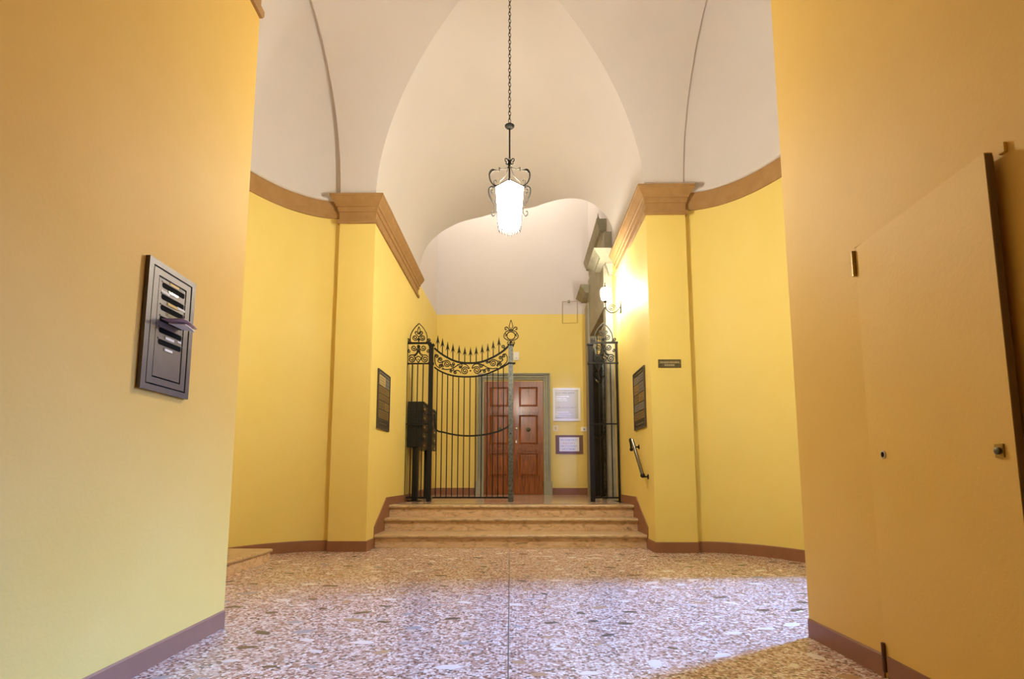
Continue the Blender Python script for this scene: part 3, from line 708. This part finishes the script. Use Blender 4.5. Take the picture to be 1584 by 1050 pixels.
MB().box(xp-.047, xp+.047, GY-.046, GY+.046, zcl-.014, zcl+.014).box(xp+.047, xp+.075, GY-.02, GY+.02, zcl-.008, zcl+.02).build('post_collar', IRON, leafg)
rc = G(1350, 310); rad = 50*pxm
scroll(leafg, [Vector((rc.x+rad*math.cos(2*PI*i/28), GY, rc.z+rad*math.sin(2*PI*i/28))) for i in range(29)], .014, 'finial_ring')
for k in (-1, 1):
    mm = lambda *pts: [G(1350+k*(u-1350), v) for u, v in pts]
    scroll(leafg, smooth_path(mm((1350, 376), (1395, 362), (1428, 340), (1440, 315), (1428, 288), (1410, 262), (1385, 250), (1350, 246)), 5), .012, 'finial_scroll')
    scroll(leafg, smooth_path(mm((1425, 318), (1405, 300), (1420, 285)), 4), .012, 'finial_scroll')
    scroll(leafg, smooth_path(mm((1352, 245), (1375, 232), (1385, 215), (1405, 205), (1424, 215), (1420, 235), (1402, 228)), 4), .013, 'finial_scroll')
    scroll(leafg, smooth_path(mm((1352, 245), (1362, 215), (1374, 195), (1368, 180), (1364, 160), (1350, 118)), 4), .010, 'finial_scroll')
    scroll(leafg, smooth_path(mm((1350, 380), (1366, 395), (1380, 415), (1394, 405), (1390, 388), (1378, 390)), 4), .012, 'finial_scroll')
MB().box(xp-.014, xp+.014, GY-.014, GY+.014, zpt, G(1350, 372).z).build('finial_stem', IRON, leafg)
MB().ball(xp and Vector((xp, GY-.045, Gp(790, 670).z)), .014, 10).build('lock_knob', IRONW, leafg, True)
leaf2 = copy_tree(leafg)
leaf2['label'] = 'open black iron gate leaf folded back edge-on behind the right gate panel'
leaf2.location = (xhR+.012, GY+.075, ZP); leaf2.rotation_euler = (0, 0, math.radians(73.0))

# ------------------------------------------------------------------ mailbox bank behind the gate
mx0, mx1, my0, my1 = -1.815, -1.56, 9.50, 10.98
mz1 = onx(654.7, 620, mx1).z; mz0 = onx(654.7, 692, mx1).z
my0 = onx(654.7, 650, mx1).y; my1 = onx(675.6, 650, mx1).y
mb = thing('mailbox_bank', 'black post-mounted bank of mailboxes behind the left gate panel', 'mailbox', (-1.69, (my0+my1)/2, ZP))
body = MB().box(mx0, mx1-.02, my0+.004, my1-.004, mz0+.004, mz1-.004).build('cabinet', DARKBOX, mb)
nr, nc = 5, 4; rh = (mz1-mz0)/nr; cw = (my1-my0)/nc
for i in range(nr):
    MB().box(mx0+.006, mx1-.012, my0-.006, my0+.004, mz0+i*rh+.008, mz0+(i+1)*rh-.008).build('end_panel', DARKBOX, mb)
    for j in range(nc):
        a, b2 = my0+j*cw+.006, my0+(j+1)*cw-.006; z0, z1 = mz0+i*rh+.006, mz0+(i+1)*rh-.006
        dd = MB().box(mx1-.02, mx1-.004, a, b2, z0, z1-.035).box(mx1-.02, mx1+.008, a, b2, z1-.03, z1).build('mailbox_door', DARKBOX, mb)
        MB().lathe_ax([(.011, 0), (.011, .006), (.006, .008)], (mx1-.004, a+.05, z0+.055), (1, 0, 0), 10).build('lock', CHROME, dd)
        MB().box(mx1-.004, mx1-.001, a+.12, a+.22, z0+.02, z0+.045).build('name_card', YPAPER, dd)
for yy in (my0+.12, my1-.25):
    MB().box(-1.74, -1.645, yy-.04, yy+.04, ZP+.012, mz0+.01).build('leg', DARKBOX, mb)
    MB().box(-1.80, -1.58, yy-.11, yy+.11, ZP, ZP+.012).build('foot_plate', DARKBOX, mb)

# ------------------------------------------------------------------ grey letterbox on the near left wall
def L(u, v, off=0.0):
    d = ray(u, v); p0 = Vector((xnl(3.0)+off, 3.0, 0)); nn = Vector((1, .0383, 0)).normalized()
    return EYE+d*((p0-EYE).dot(nn)/d.dot(nn))
nL = Vector((1, .0383, 0)).normalized(); tL = Vector((-.0383, 1, 0)).normalized()
c1, c2, c3, c4 = L(231, 396, .02), L(303, 437, .02), L(291, 616.5, .02), L(217, 601, .02)
by0, by1 = (c1.y+c4.y)/2, (c2.y+c3.y)/2; bz1, bz0 = (c1.z+c2.z)/2, (c3.z+c4.z)/2
lb = thing('letterbox', 'grey metal wall letterbox with six slots on the left wall', 'letterbox', (xnl((by0+by1)/2), (by0+by1)/2, bz0))
def LP(s, z, n=0.0):                 # s 0..1 along the wall, z 0..1 up, n off the wall
    y = lerp(by0, by1, s); return Vector((xnl(y), y, lerp(bz0, bz1, z)))+nL*n
def lbox(s0, s1, z0, z1, n0, n1, nm, mt, par, rt=False):
    b = MB(); b.extr([LP(s0, z0, n0), LP(s1, z0, n0), LP(s1, z1, n0), LP(s0, z1, n0)], nL*(n1-n0)); return b if rt else b.build(nm, mt, par)
ww, hh = by1-by0, bz1-bz0
# outer frame of four mitred strips, a dark groove, middle frame, dark groove, door
def frame(s0, s1, z0, z1, ws, wz, n0, n1, nm):
    b = MB()
    for r in ((s0, s1, z0, z0+wz), (s0, s1, z1-wz, z1), (s0, s0+ws, z0+wz, z1-wz), (s1-ws, s1, z0+wz, z1-wz)):
        q = lbox(*r, n0, n1, '', None, None, True); b.add(q.v, q.f)
    return b.build(nm, BOXM, lb)
lbox(0.01, .99, .005, .995, -.005, .008, 'back_plate', BLACK, lb)
frame(0, 1, 0, 1, .085, .045, -.004, .021, 'outer_frame')
frame(.106, .894, .056, .944, .098, .049, .0, .019, 'inner_frame')
lbox(.222, .778, .117, .883, .0, .017, 'door_panel', BOXM, lb)
slots = [.835, .743, .657, .569, .480, .388]      # heights of the six slots
for i, q in enumerate(slots):
    s0, s1 = .28, .765; hz = .0205
    b = MB(); pts = []
    rs = hz*hh/ww
    for k in range(9):
        a = PI/2+PI*k/8; pts.append((s0+rs+rs*math.cos(a), q+hz*math.sin(a)))
    for k in range(9):
        a = -PI/2+PI*k/8; pts.append((s1-rs+rs*math.cos(a), q+hz*math.sin(a)))
    b.extr([LP(s, z, .0165) for s, z in pts], nL*.0014); b.build('slot', BLACK, lb)
    hf = MB(); pts2 = [(s0-.012, q+hz), (s1+.012, q+hz), (s1+.012, q+hz+.008), (s0-.012, q+hz+.008)]
    hf.extr([LP(s, z, .017) for s, z in pts2], nL*.004); hf.build('slot_lip', BOXM, lb)
def card(s0, s1, z, hgt, mt, hold=True):
    if hold: 
        h_ = lbox(s0-.02, s1+.02, z-hgt/2-.005, z+hgt/2+.003, .017, .0185, 'card_holder', DBRASS, lb)
        lbox(s0, s1, z-hgt/2, z+hgt/2, .0185, .020, 'name_card', mt, h_)
    else: lbox(s0, s1, z-hgt/2, z+hgt/2, .017, .0185, 'name_card', mt, lb)
card(.44, .62, .872, .020, YPAPER); card(.42, .62, .803, .016, CHROME); card(.27, .44, .785, .020, PAPER, False)
card(.42, .62, .708, .020, YPAPER); card(.62, .80, .716, .018, PAPER, False); card(.42, .60, .622, .016, DBRASS)
card(.42, .60, .434, .020, PAPER); card(.42, .58, .342, .018, PAPER); card(.68, .76, .445, .012, PAPER, False)
# the leaflet stuck in the fourth slot
lf = thing('leaflet', 'folded magazine sticking out of a slot of the grey letterbox', 'leaflet', LP(.52, slots[3], .02))
MAGC = mat('magazine_cover', (0.20, 0.10, 0.13), 0.35, noise=(22, 1.0, (.55, .42, .62))); MAGR = mat('magazine_photo', (0.45, 0.16, 0.13), .35, noise=(30, .9, (.75, .6, .55)))
sl = slots[3]
def leafpt(s, n, dz): return LP(s, sl, n)+Vector((0, 0, dz))
rows = []
for i in range(9):
    t = i/8
    rows.append([leafpt(lerp(lerp(.30, .33, t), lerp(.73, .80, t), j/6), lerp(.0225, lerp(.118, .085, j/6), t), .006*math.sin(PI*j/6)*t+.004*t) for j in range(7)])
def sheet(rows, th, nm, mt):
    b = MB(); low = [[p-Vector((0, 0, th)) for p in r] for r in rows]
    n, k = len(rows), len(rows[0])
    ring = [rows[0][j] for j in range(k)]
    b.grid(rows); b.grid([r[::-1] for r in low])
    b.grid([rows[0], low[0]]); b.grid([rows[-1], low[-1]]); b.grid([[r[0] for r in rows], [r[0] for r in low]]); b.grid([[r[-1] for r in rows], [r[-1] for r in low]])
    return b.build(nm, mt, lf, True, 30)
sheet(rows, .003, 'cover', MAGC)
sheet([[p-Vector((0, 0, .005+.012*(i/8))) for p in r[2:]] for i, r in enumerate(rows[:8])], .004, 'pages', PAPER)
sheet([[p-Vector((0, 0, .0035)) for p in r[3:]] for r in rows[5:]], .0012, 'photo_flap', MAGR)

# ------------------------------------------------------------------ directory boards in the passage
def board(name, label, X, sg, corners, cells, strip):
    q = [onx(u, v, X+sg*.02) for u, v in corners]      # nearest-top, far-top, far-bottom, nearest-bottom
    ya, yb_ = (q[0].y+q[3].y)/2, (q[1].y+q[2].y)/2; zt, zb_ = (q[0].z+q[1].z)/2, (q[2].z+q[3].z)/2
    r = thing(name, label, 'nameplate board', (X, (ya+yb_)/2, zb_))
    def bx(s0, s1, z0, z1, n0, n1, nm, mt, par=r):
        y0, y1 = sorted((lerp(ya, yb_, s0), lerp(ya, yb_, s1))); x0, x1 = sorted((X+sg*(n0+.002), X+sg*(n1+.002)))
        return MB().box(x0, x1, y0, y1, lerp(zb_, zt, z0), lerp(zb_, zt, z1)).build(nm, mt, par)
    bx(0, 1, 0, 1, 0, .014, 'back_board', DBRASS)
    for rr in ((0, 1, 0, .02), (0, 1, .98, 1), (0, .035, .02, .98), (.965, 1, .02, .98)): bx(*rr, .014, .022, 'rim', BOXM)
    for s0, s1, z0, z1, mt, nl in cells:
        pl = bx(s0+.012, s1-.012, z0+.006, z1-.006, .014, .018, 'name_plate', mt)
        lt = MB(); rn = random.Random(int(s0*90+z0*700))
        for k in range(nl):
            zz = lerp(z0+.02, z1-.025, (k+.5)/nl); a = lerp(s0, s1, .12); e = lerp(s0, s1, rn.uniform(.7, .9))
            while a < e:
                b2 = min(e, a+rn.uniform(.025, .07)); y0, y1 = sorted((lerp(ya, yb_, a), lerp(ya, yb_, b2))); x0, x1 = sorted((X+sg*.020, X+sg*.0206))
                lt.box(x0, x1, y0, y1, lerp(zb_, zt, zz-.004), lerp(zb_, zt, zz+.004)); a = b2+.02
        lt.build('lettering', INK if mt is not DBRASS2 else GINK, pl)
    return r
DBRASS2 = mat('black_name_plate', (.045, .04, .03), .4, .4)
GOLDP = mat('gold_name_plate', (.40, .27, .07), .35, .6); LGOLD = mat('pale_gold_plate', (.62, .48, .2), .4, .4); GREYP = mat('grey_name_plate', (.24, .22, .19), .4, .5)
OGOLD = mat('dull_gold_plate', (.28, .19, .055), .4, .6)
board('nameplate_board', 'directory board of gold and grey nameplates on the left passage wall', XL, 1, [(586, 569.3), (604, 582.7), (602, 668), (584.2, 662)],
      [(.06, .94, .93, .975, GREYP, 1), (.06, .60, .74, .92, LGOLD, 3), (.60, .94, .74, .92, GREYP, 2), (.06, .94, .61, .73, OGOLD, 2), (.06, .94, .49, .60, OGOLD, 2),
       (.06, .52, .34, .48, OGOLD, 2), (.52, .94, .34, .48, GOLDP, 3), (.06, .94, .18, .33, OGOLD, 3), (.06, .94, .06, .15, DBRASS2, 1)], None)
board('nameplate_board', 'directory board of dark nameplates above the handrail on the right passage wall', XR, -1, [(995.6, 564), (979, 580), (981, 666), (998.4, 660)],
      [(.06, .94, .92, .975, DBRASS2, 1), (.06, .5, .78, .91, GREYP, 2), (.5, .94, .78, .91, GREYP, 2), (.06, .5, .60, .77, GREYP, 2), (.5, .94, .60, .77, GOLDP, 2),
       (.06, .5, .44, .59, GOLDP, 3), (.5, .94, .44, .59, OGOLD, 2), (.06, .5, .30, .43, GREYP, 2), (.5, .94, .30, .43, GREYP, 2), (.06, .94, .15, .29, OGOLD, 2), (.06, .94, .04, .13, DBRASS2, 1)], None)
# small dark plate on the right pier
a, b_ = ony(1018, 556, YPR), ony(1053.4, 568.6, YPR)
bp = thing('brass_plate', 'small dark brass plate fixed high on the right pier', 'plaque', ((a.x+b_.x)/2, YPR, b_.z))
MB().box(a.x, b_.x, YPR-.008, YPR, b_.z, a.z).build('plate', DBRASS, bp)
lt = MB(); rn = random.Random(3)
for k, (z, f) in enumerate(((.64, .86), (.30, .45))):
    x = lerp(a.x, b_.x, .5-f/2); e = lerp(a.x, b_.x, .5+f/2)
    while x < e:
        x2 = min(e, x+rn.uniform(.008, .02)); lt.box(x, x2, YPR-.0088, YPR-.008, lerp(b_.z, a.z, z)-.012, lerp(b_.z, a.z, z)+.012); x = x2+.006
lt.build('lettering', GINK, bp)
for u in (.04, .96):
    MB().lathe_ax([(.004, 0), (.004, .003), (.001, .004)], (lerp(a.x, b_.x, u), YPR-.008, lerp(b_.z, a.z, .5)), (0, -1, 0), 8).build('screw', BRASS, bp)

# ------------------------------------------------------------------ handrail
hx = XR-.085
hA, hB = onx(978, 681, hx), onx(993.5, 733, hx)
hr = thing('handrail', 'short bronze handrail on brackets sloping down the right passage wall', 'handrail', (XR, (hA.y+hB.y)/2, (hA.z+hB.z)/2))
dirv = (hA-hB).normalized()
MB().tube([hB-dirv*.02, hB, hA, hA+dirv*.02], [.018, .022, .022, .018], 12).build('rail', RAILM, hr, True)
for p, nm in ((hA-dirv*.03, 'upper'), (hB+dirv*.06, 'lower')):
    b = MB().tube(smooth_path([p, p+Vector((0, 0, -.045)), p+Vector((.03, .0, -.07)), Vector((XR-.005, p.y, p.z-.07))], 4), .010, 8)
    br = b.build('bracket', IRON, hr, True)
    MB().lathe_ax([(.032, 0), (.032, .008), (.014, .016)], (XR, p.y, p.z-.07), (-1, 0, 0), 14).build('rosette', IRON, br, True)
MB().ball(hB-dirv*.03, .03, 12).build('end_knob', IRON, hr, True)
ax_ = Vector((-.02, .16, 0))
MB().tube(smooth_path([hA+dirv*.01, hA+dirv*.03+Vector((0, .05, .0)), hA+Vector((.0, .17, .02)), hA+Vector((.02, .22, -.03)), hA+Vector((.03, .23, -.10))], 5), .014, 8).build('return_end', IRON, hr, True)
MB().ball(hA+Vector((.03, .23, -.11)), .026, 12).build('end_knob', IRON, hr, True)

# ------------------------------------------------------------------ things on the back wall
def bw(u0, v0, u1, v1):
    a, b = P13(u0, v0), P13(u1, v1); return min(a.x, b.x), max(a.x, b.x), min(a.z, b.z), max(a.z, b.z)
def rows_of_text(x0, x1, z0, z1, lines, y, par, mt, nm='lettering', sd=1):
    lt = MB(); rn = random.Random(sd)
    for fz, h, fa, fb in lines:
        z = lerp(z0, z1, fz); x = lerp(x0, x1, fa); e = lerp(x0, x1, fb)
        while x < e:
            n = rn.randint(2, 7)
            for _ in range(n):
                x2 = x+h*.55
                if x2 > e: break
                k = rn.randrange(4)                      # upright strokes and bows suggesting unreadable letters
                lt.box(x, x+h*.13, y-.0012, y, z-h/2, z+h/2)
                if k != 0: lt.box(x+h*.13, x2-h*.1, y-.0012, y, z+h*(.5-.13) if k == 1 else z-h*.06, z+h*.5 if k == 1 else z+h*.07)
                if k == 3: lt.box(x2-h*.2, x2-h*.08, y-.0012, y, z-h/2, z+h/2)
                x = x2+h*.12
            x += h*.45
            if rn.random() < .05: break
    return lt.build(nm, mt, par)
x0, x1, z0, z1 = bw(855, 600.2, 898, 651.2)
sg_ = thing('sign', 'white framed brushed steel sign on the back wall right of the door', 'sign', ((x0+x1)/2, YB, z0))
b = MB()
fwd = .05
for r in ((x0, x1, z0, z0+fwd), (x0, x1, z1-fwd, z1), (x0, x0+fwd, z0+fwd, z1-fwd), (x1-fwd, x1, z0+fwd, z1-fwd)): b.box(r[0], r[1], YB-.03, YB, r[2], r[3])
b.build('frame', WPLASTIC, sg_)
pl = MB().box(x0+fwd, x1-fwd, YB-.016, YB, z0+fwd, z1-fwd).build('plate', STEEL, sg_)
rows_of_text(x0+fwd, x1-fwd, z0+fwd, z1-fwd, [(.90, .03, .06, .92)], YB-.016, pl, INK, sd=2)
rows_of_text(x0+fwd, x1-fwd, z0+fwd, z1-fwd, [(.78, .016, .06, .62), (.70, .016, .06, .5), (.64, .016, .06, .55), (.30, .016, .06, .8), (.23, .016, .06, .6), (.16, .016, .06, .7), (.09, .016, .06, .5)], YB-.016, pl, CHROME, sd=4)
rows_of_text(x0+fwd, x1-fwd, z0+fwd, z1-fwd, [(.39, .03, .04, .94)], YB-.016, pl, INK, sd=5)
x0, x1, z0, z1 = bw(859.2, 673, 902.2, 702)
nb = thing('notice_board', 'brown board with a white printed notice below the steel sign', 'notice', ((x0+x1)/2, YB, z0))
MB().box(x0, x1, YB-.018, YB, z0, z1).build('board', BROWNB, nb)
px0, px1, pz0, pz1 = bw(865, 676.3, 896, 698)
pp = MB().box(px0, px1, YB-.0205, YB-.018, pz0, pz1).build('paper', PAPER, nb)
for fz, mt, fa, fb, sd in ((.80, BLUEINK, .08, .94, 3), (.58, REDINK, .18, .80, 4), (.37, BLUEINK, .08, .92, 6), (.16, BLUEINK, .16, .84, 8)):
    rows_of_text(px0, px1, pz0, pz1, [(fz, .034, fa, fb)], YB-.0205, pp, mt, sd=sd)
x0, x1, z0, z1 = bw(855.5, 658, 863.3, 666.4)
sw = thing('light_switch', 'cream light switch on the back wall left of the brown notice board', 'switch', ((x0+x1)/2, YB, z0))
MB().box(x0, x1, YB-.010, YB, z0, z1).build('cover_plate', CREAMP, sw)
MB().box(lerp(x0, x1, .3), lerp(x0, x1, .7), YB-.015, YB-.010, lerp(z0, z1, .25), lerp(z0, z1, .75)).build('rocker', YPAPER, sw)
x0, x1, z0, z1 = bw(898.6, 660.6, 908, 667)
sw = thing('wall_box', 'small white control box on the back wall beside the right gate post', 'control box', ((x0+x1)/2, YB, z0))
MB().box(x0, x1, YB-.03, YB, z0, z1).build('housing', WPLASTIC, sw)
MB().box(lerp(x0, x1, .4), lerp(x0, x1, .6), YB-.034, YB-.03, lerp(z0, z1, .35), lerp(z0, z1, .65)).build('button', CHROME, sw)
x0, x1, z0, z1 = bw(794.5, 545.2, 802.8, 557.2)
sw = thing('sensor_box', 'white sensor box on the back wall above the door behind the gate post', 'sensor', ((x0+x1)/2, YB, z0))
MB().box(x0, x1, YB-.05, YB, z0, z1).build('housing', WPLASTIC, sw)
MB().lathe_ax([(.02, 0), (.016, .01), (.002, .014)], (lerp(x0, x1, .5), YB-.05, lerp(z0, z1, .3)), (0, -1, 0), 12).build('lens', CREAMP, sw, True)
# thin cable loop with a fitting, high on the back wall
cb = thing('wall_cable', 'thin cable looped in a rectangle on the back wall near the portal', 'cable', (P13(881, 466).x, YB, P13(881, 500).z))
pts = [P13(870, 500), P13(870, 466.5), P13(893, 466), P13(893, 499)]
MB().tube([p+Vector((0, -.006, 0)) for p in (pts[0], pts[1])], .006, 6).tube([p+Vector((0, -.006, 0)) for p in (pts[1], pts[2])], .006, 6).tube([p+Vector((0, -.006, 0)) for p in (pts[2], pts[3])], .006, 6).tube([pts[0]+Vector((0, -.006, 0)), pts[3]+Vector((0, -.006, 0))], .004, 6).build('cable', STONE, cb)
q = P13(880, 467)
MB().box(q.x-.025, q.x+.025, YB-.05, YB+.012, q.z-.02, q.z+.03).build('fitting', GREYST, cb)

# ------------------------------------------------------------------ stone portal on the right hall wall
po = thing('stone_portal', 'grey sandstone portal with heavy cornices on the right hall wall', 'portal', (1.62, 11.0, ZP)); po['kind'] = 'structure'
WX = 1.64
def pcorn(y0, y1, z0, hgt, dep, nm):
    """stepped moulded block projecting from the wall, returned round both ends"""
    pr = [(-.02, 0), (.08, 0), (.09, .12), (.13, .16), (.16, .30), (.24, .42), (.27, .46), (.27, .56), (.62, .62), (.66, .70), (.70, .72), (.86, .84), (.96, .95), (1.0, .97), (1.0, 1.0), (-.02, 1.0)]
    b = molding([(WX, y1), (WX-.06, y1), (WX-.06, y0), (WX, y0)][::-1], [(o*dep, z0+z*hgt) for o, z in pr], -1)
    return b.build(nm, GREYST, po, True, 25)
q = ony(915, 388, 9.55); dn = WX-.06-q.x
nb_ = pcorn(9.72, 10.02, ony(930, 420, 9.55).z, q.z-ony(930, 420, 9.55).z, dn-.02, 'near_cornice')
q = ony(893, 450, 12.2); q2 = ony(900, 476, 12.2)
pcorn(12.05, 12.45, q2.z, q.z-q2.z, WX-.06-q.x-.02, 'far_cornice')
MB().box(1.50, WX, DOY0-.30, DOY0+.0, ZP, q2.z+.2).build('near_jamb', GREYST, po)
MB().box(1.44, WX, DOY1, DOY1+.48, ZP, q2.z+.02).build('far_jamb', GREYST, po)
MB().box(1.475, WX, DOY0-.285, DOY1+.3, DOZ, q2.z+.35).build('lintel', GREYST, po)
MB().box(1.52, WX, DOY0-.1, DOY1+.45, q2.z+.35, 5.15).build('frieze', GREYST, po)
up_ = pcorn(10.45, 12.42, 5.10, .55, .13, 'upper_cornice')
for yy in (10.5, 10.75):
    MB().lathe([(.04, 0), (.05, .02), (.035, .07), (.012, .13), (.003, .2)], (1.50, yy, 5.64), 10).build('finial', GREYST, po, True)
MB().box(1.50, WX, 9.78, 9.98, ony(930, 388, 9.55).z-.02, ony(939, 355, 9.7).z).build('pedestal_block', GREYST, po)
# white pipe running up beside the portal
wp = thing('pipe', 'thin white pipe running up beside the right gate panel', 'pipe', (1.47, 10.85, ZP))
b = MB().tube([(ony(935.5, 763, 10.95)), (ony(933.0, 560, 10.95))], .013, 10).tube(smooth_path([ony(936, 756, 10.95), ony(936, 762, 10.95), ony(940, 763.5, 10.95), ony(946, 763, 10.95)], 4), .012, 8)
b.build('pipe_run', PIPE, wp, True)
MB().box(1.46, 1.52, 10.9, 10.99, ony(934, 660, 10.95).z-.04, ony(934, 660, 10.95).z+.04).build('pipe_clip', PIPE, wp)

# ------------------------------------------------------------------ hanging lantern
LX = ony(788.3, 250, YC).x
def LZ(v): return ony(788, v, YC).z
GLOW = mat('lit_frosted_glass', (0.9, 0.88, 0.82), 0.4, emit=(WARM, PENDANT_E))
ln = thing('hanging_lantern', 'lit bronze scroll lantern hanging on a chain from the vault', 'lamp', (LX, YC, LZ(360)))
def ring_link(b, c, rw, rh, r, rot):
    n = 12
    e = Vector((math.cos(rot), math.sin(rot), 0))
    pts = [c+e*(rw*math.cos(2*PI*i/n))+Vector((0, 0, rh*math.sin(2*PI*i/n))) for i in range(n)]
    rows = []
    nrm = e.cross(Vector((0, 0, 1)))
    for i in range(n):
        t = (pts[(i+1) % n]-pts[i-1]).normalized(); q = nrm.cross(t)
        rows.append([pts[i]+(q*math.cos(a)+nrm*math.sin(a))*r for a in (0, PI/2, PI, 3*PI/2)])
    rows.append(rows[0]); b.grid(rows, True)
zc = LZ(190); ztop = ZS+RISE-.02
b = MB(); k = 0; z = zc
while z < ztop-.04:
    ring_link(b, Vector((LX, YC, z+.021)), .0115, .0235, .0035, (k % 2)*PI/2+.4); z += .038; k += 1
b.build('chain', BRONZE, ln)['kind'] = 'stuff'
MB().lathe([(.0, .0), (.05, .0), (.06, .03), (.03, .06), (.01, .07)], (LX, YC, ZS+RISE-.07), 20).build('ceiling_rose', BRONZE, ln, True)
zd = LZ(195); MB().lathe([(.006, -.026), (.03, -.022), (.046, -.006), (.047, .004), (.03, .018), (.012, .022), (.008, .032), (.004, .036)], (LX, YC, zd), 24).build('disc', BRONZE, ln, True)
MB().lathe([(.0075, 0), (.0075, LZ(196)-LZ(290))], (LX, YC, LZ(290)), 10).build('rod', BRONZE, ln, True)
MB().lathe([(.006, LZ(262)-LZ(256)), (.016, .0), (.02, .02), (.013, .035), (.018, .05), (.010, .07), (.006, .09)], (LX, YC, LZ(256)), 14).build('hub', BRONZE, ln, True)
NS = 4
pk = 5.25/900*1.0
def rad_pt(r, v, k, off=0.0):
    a = 2*PI*(k+.0)/NS+PI/NS*0; return Vector((LX+r*math.cos(a), YC+r*math.sin(a), LZ(v)))
for k in range(NS):
    a = 2*PI*k/NS; nn = (-math.sin(a), math.cos(a), 0)
    f = lambda *pts: [rad_pt(r*pk, v, k) for r, v in pts]
    MB().ribbon(smooth_path(f((0, 256), (6, 260.5), (12, 261.5), (16.5, 260)), 5), .006, .008, nn).ribbon(f((17, 259), (17, 264.5)), .009, .012, nn).ribbon(smooth_path(f((17, 264.3), (22, 263.4), (25, 262.5)), 4), .006, .008, nn).build('upper_arm', BRONZE, ln)
    ws = [.008, .012, .018, .022, .023, .022, .020, .018, .016, .014, .013, .012, .011, .010, .009, .008, .007]
    pth = smooth_path(f((23, 263.5), (29, 263.5), (33, 270), (31, 280), (24, 288)), 4)
    MB().ribbon(pth, ws[:len(pth)], .014, nn).build('leaf_arm', BRONZE, ln)
    MB().ribbon(smooth_path(f((2, 258), (5, 268), (11, 276), (16, 280), (17, 286), (20, 287.5), (25, 285), (25.5, 280), (22.5, 278.5), (21.5, 281.5)), 4), .006, .008, nn).build('inner_scroll', BRONZE, ln)
    MB().ribbon(smooth_path(f((2, 250), (4, 246), (7, 245.5), (7.5, 248.5), (5, 250.5), (6, 253), (3, 254.5)), 4), .008, .008, nn).build('collar_curl', BRONZE, ln)
    sp = smooth_path(f((24, 290), (29, 288.5), (33.5, 292), (33.5, 300), (30.5, 307), (26.5, 313), (23.5, 318), (22, 328), (25, 334), (29, 332), (29, 327.5), (26.5, 327)), 4)
    MB().ribbon(sp, [lerp(.016, .007, i/len(sp)) for i in range(len(sp))], .012, nn).build('side_scroll', BRONZE, ln)
    MB().ribbon(smooth_path(f((26, 300), (30, 297), (29, 293.5), (26.5, 295)), 4), .007, .008, nn).build('side_curl', BRONZE, ln)
    a0, a1 = rad_pt(23.5*pk, 288.5, k), rad_pt(23.5*pk, 288.5, k+1)
    MB().tube([a0, a1], .0065, 6).build('top_ring_bar', BRONZE, ln)
    c0_, c1_ = rad_pt(18.5*pk, 350, k), rad_pt(18.5*pk, 350, k+1)
    MB().tube([c0_, c1_], .005, 6).build('lower_ring_bar', BRONZE, ln)
    MB().tube([a0, c0_], .0045, 6).build('corner_bar', BRONZE, ln)
    e = .965
    ctr = Vector((LX, YC, 0))
    ii = lambda p: Vector((LX+(p.x-LX)*e, YC+(p.y-YC)*e, p.z))
    q = [ii(a0)-Vector((0, 0, .006)), ii(a1)-Vector((0, 0, .006)), ii(c1_), ii(c0_)]
    pane = MB(); pane.fixn = True
    inn = [Vector((LX+(p.x-LX)*.96, YC+(p.y-YC)*.96, p.z)) for p in q]
    pane.add(q+inn, [(0, 1, 2, 3), (7, 6, 5, 4), (0, 4, 5, 1), (1, 5, 6, 2), (2, 6, 7, 3), (3, 7, 4, 0)]); pane.build('glass_pane', GLOW, ln)
    pts = []
    for j in range(4):
        m0 = c0_.lerp(c1_, j/4); m1 = c0_.lerp(c1_, (j+1)/4)
        pts += [m0, m0.lerp(m1, .5)+Vector((0, 0, -.055))]
    MB().tube(smooth_path(pts+[c1_], 4), .004, 6).build('crown_loop', BRONZE, ln)
MB().lathe([(17*pk*.95, 0), (16*pk, -.012), (8*pk, -.034), (1*pk, -.04)], (LX, YC, LZ(350)), 12).build('glass_base', GLOW, ln, True)

# ------------------------------------------------------------------ wall lantern
SY = 8.9
sc0 = ony(936, 455, SY)
GLOW2 = mat('lit_wall_glass', (0.9, 0.88, 0.82), 0.4, emit=(WARM, SCONCE_E))
wl = thing('wall_lantern', 'lit wall lantern on a curled iron bracket high on the right passage wall', 'lamp', (XR, SY, sc0.z))
MB().lathe([(.03, -.11), (.06, -.08), (.075, 0), (.07, .07), (.045, .10)], sc0, 16).build('glass', GLOW2, wl, True)
MB().lathe([(.03, .10), (.034, .105), (.03, .115), (.015, .13), (.008, .145), (.006, .16), (.012, .17), (.004, .19)], sc0, 16).build('cap', BRONZE, wl, True)
MB().lathe([(.004, -.18), (.012, -.16), (.008, -.14), (.03, -.12), (.034, -.11)], sc0, 14).build('base', BRONZE, wl, True)
bk = [sc0+Vector((0, 0, -.17)), sc0+Vector((.02, 0, -.25)), sc0+Vector((.09, 0, -.30)), sc0+Vector((.17, 0, -.28)), Vector((XR-.01, SY, sc0.z-.2))]
br = MB().tube(smooth_path(bk, 6), .009, 8).build('bracket', BRONZE, wl, True)
ctr = sc0+Vector((.1, 0, -.22))
MB().ribbon([ctr+Vector((.06*(1-i/30*.8)*math.cos(i*.42), 0, .06*(1-i/30*.8)*math.sin(i*.42))) for i in range(30)], .008, .012).build('bracket_scroll', BRONZE, br)
MB().box(XR-.014, XR, SY-.04, SY+.04, sc0.z-.30, sc0.z-.10).build('wall_plate', BRONZE, wl)
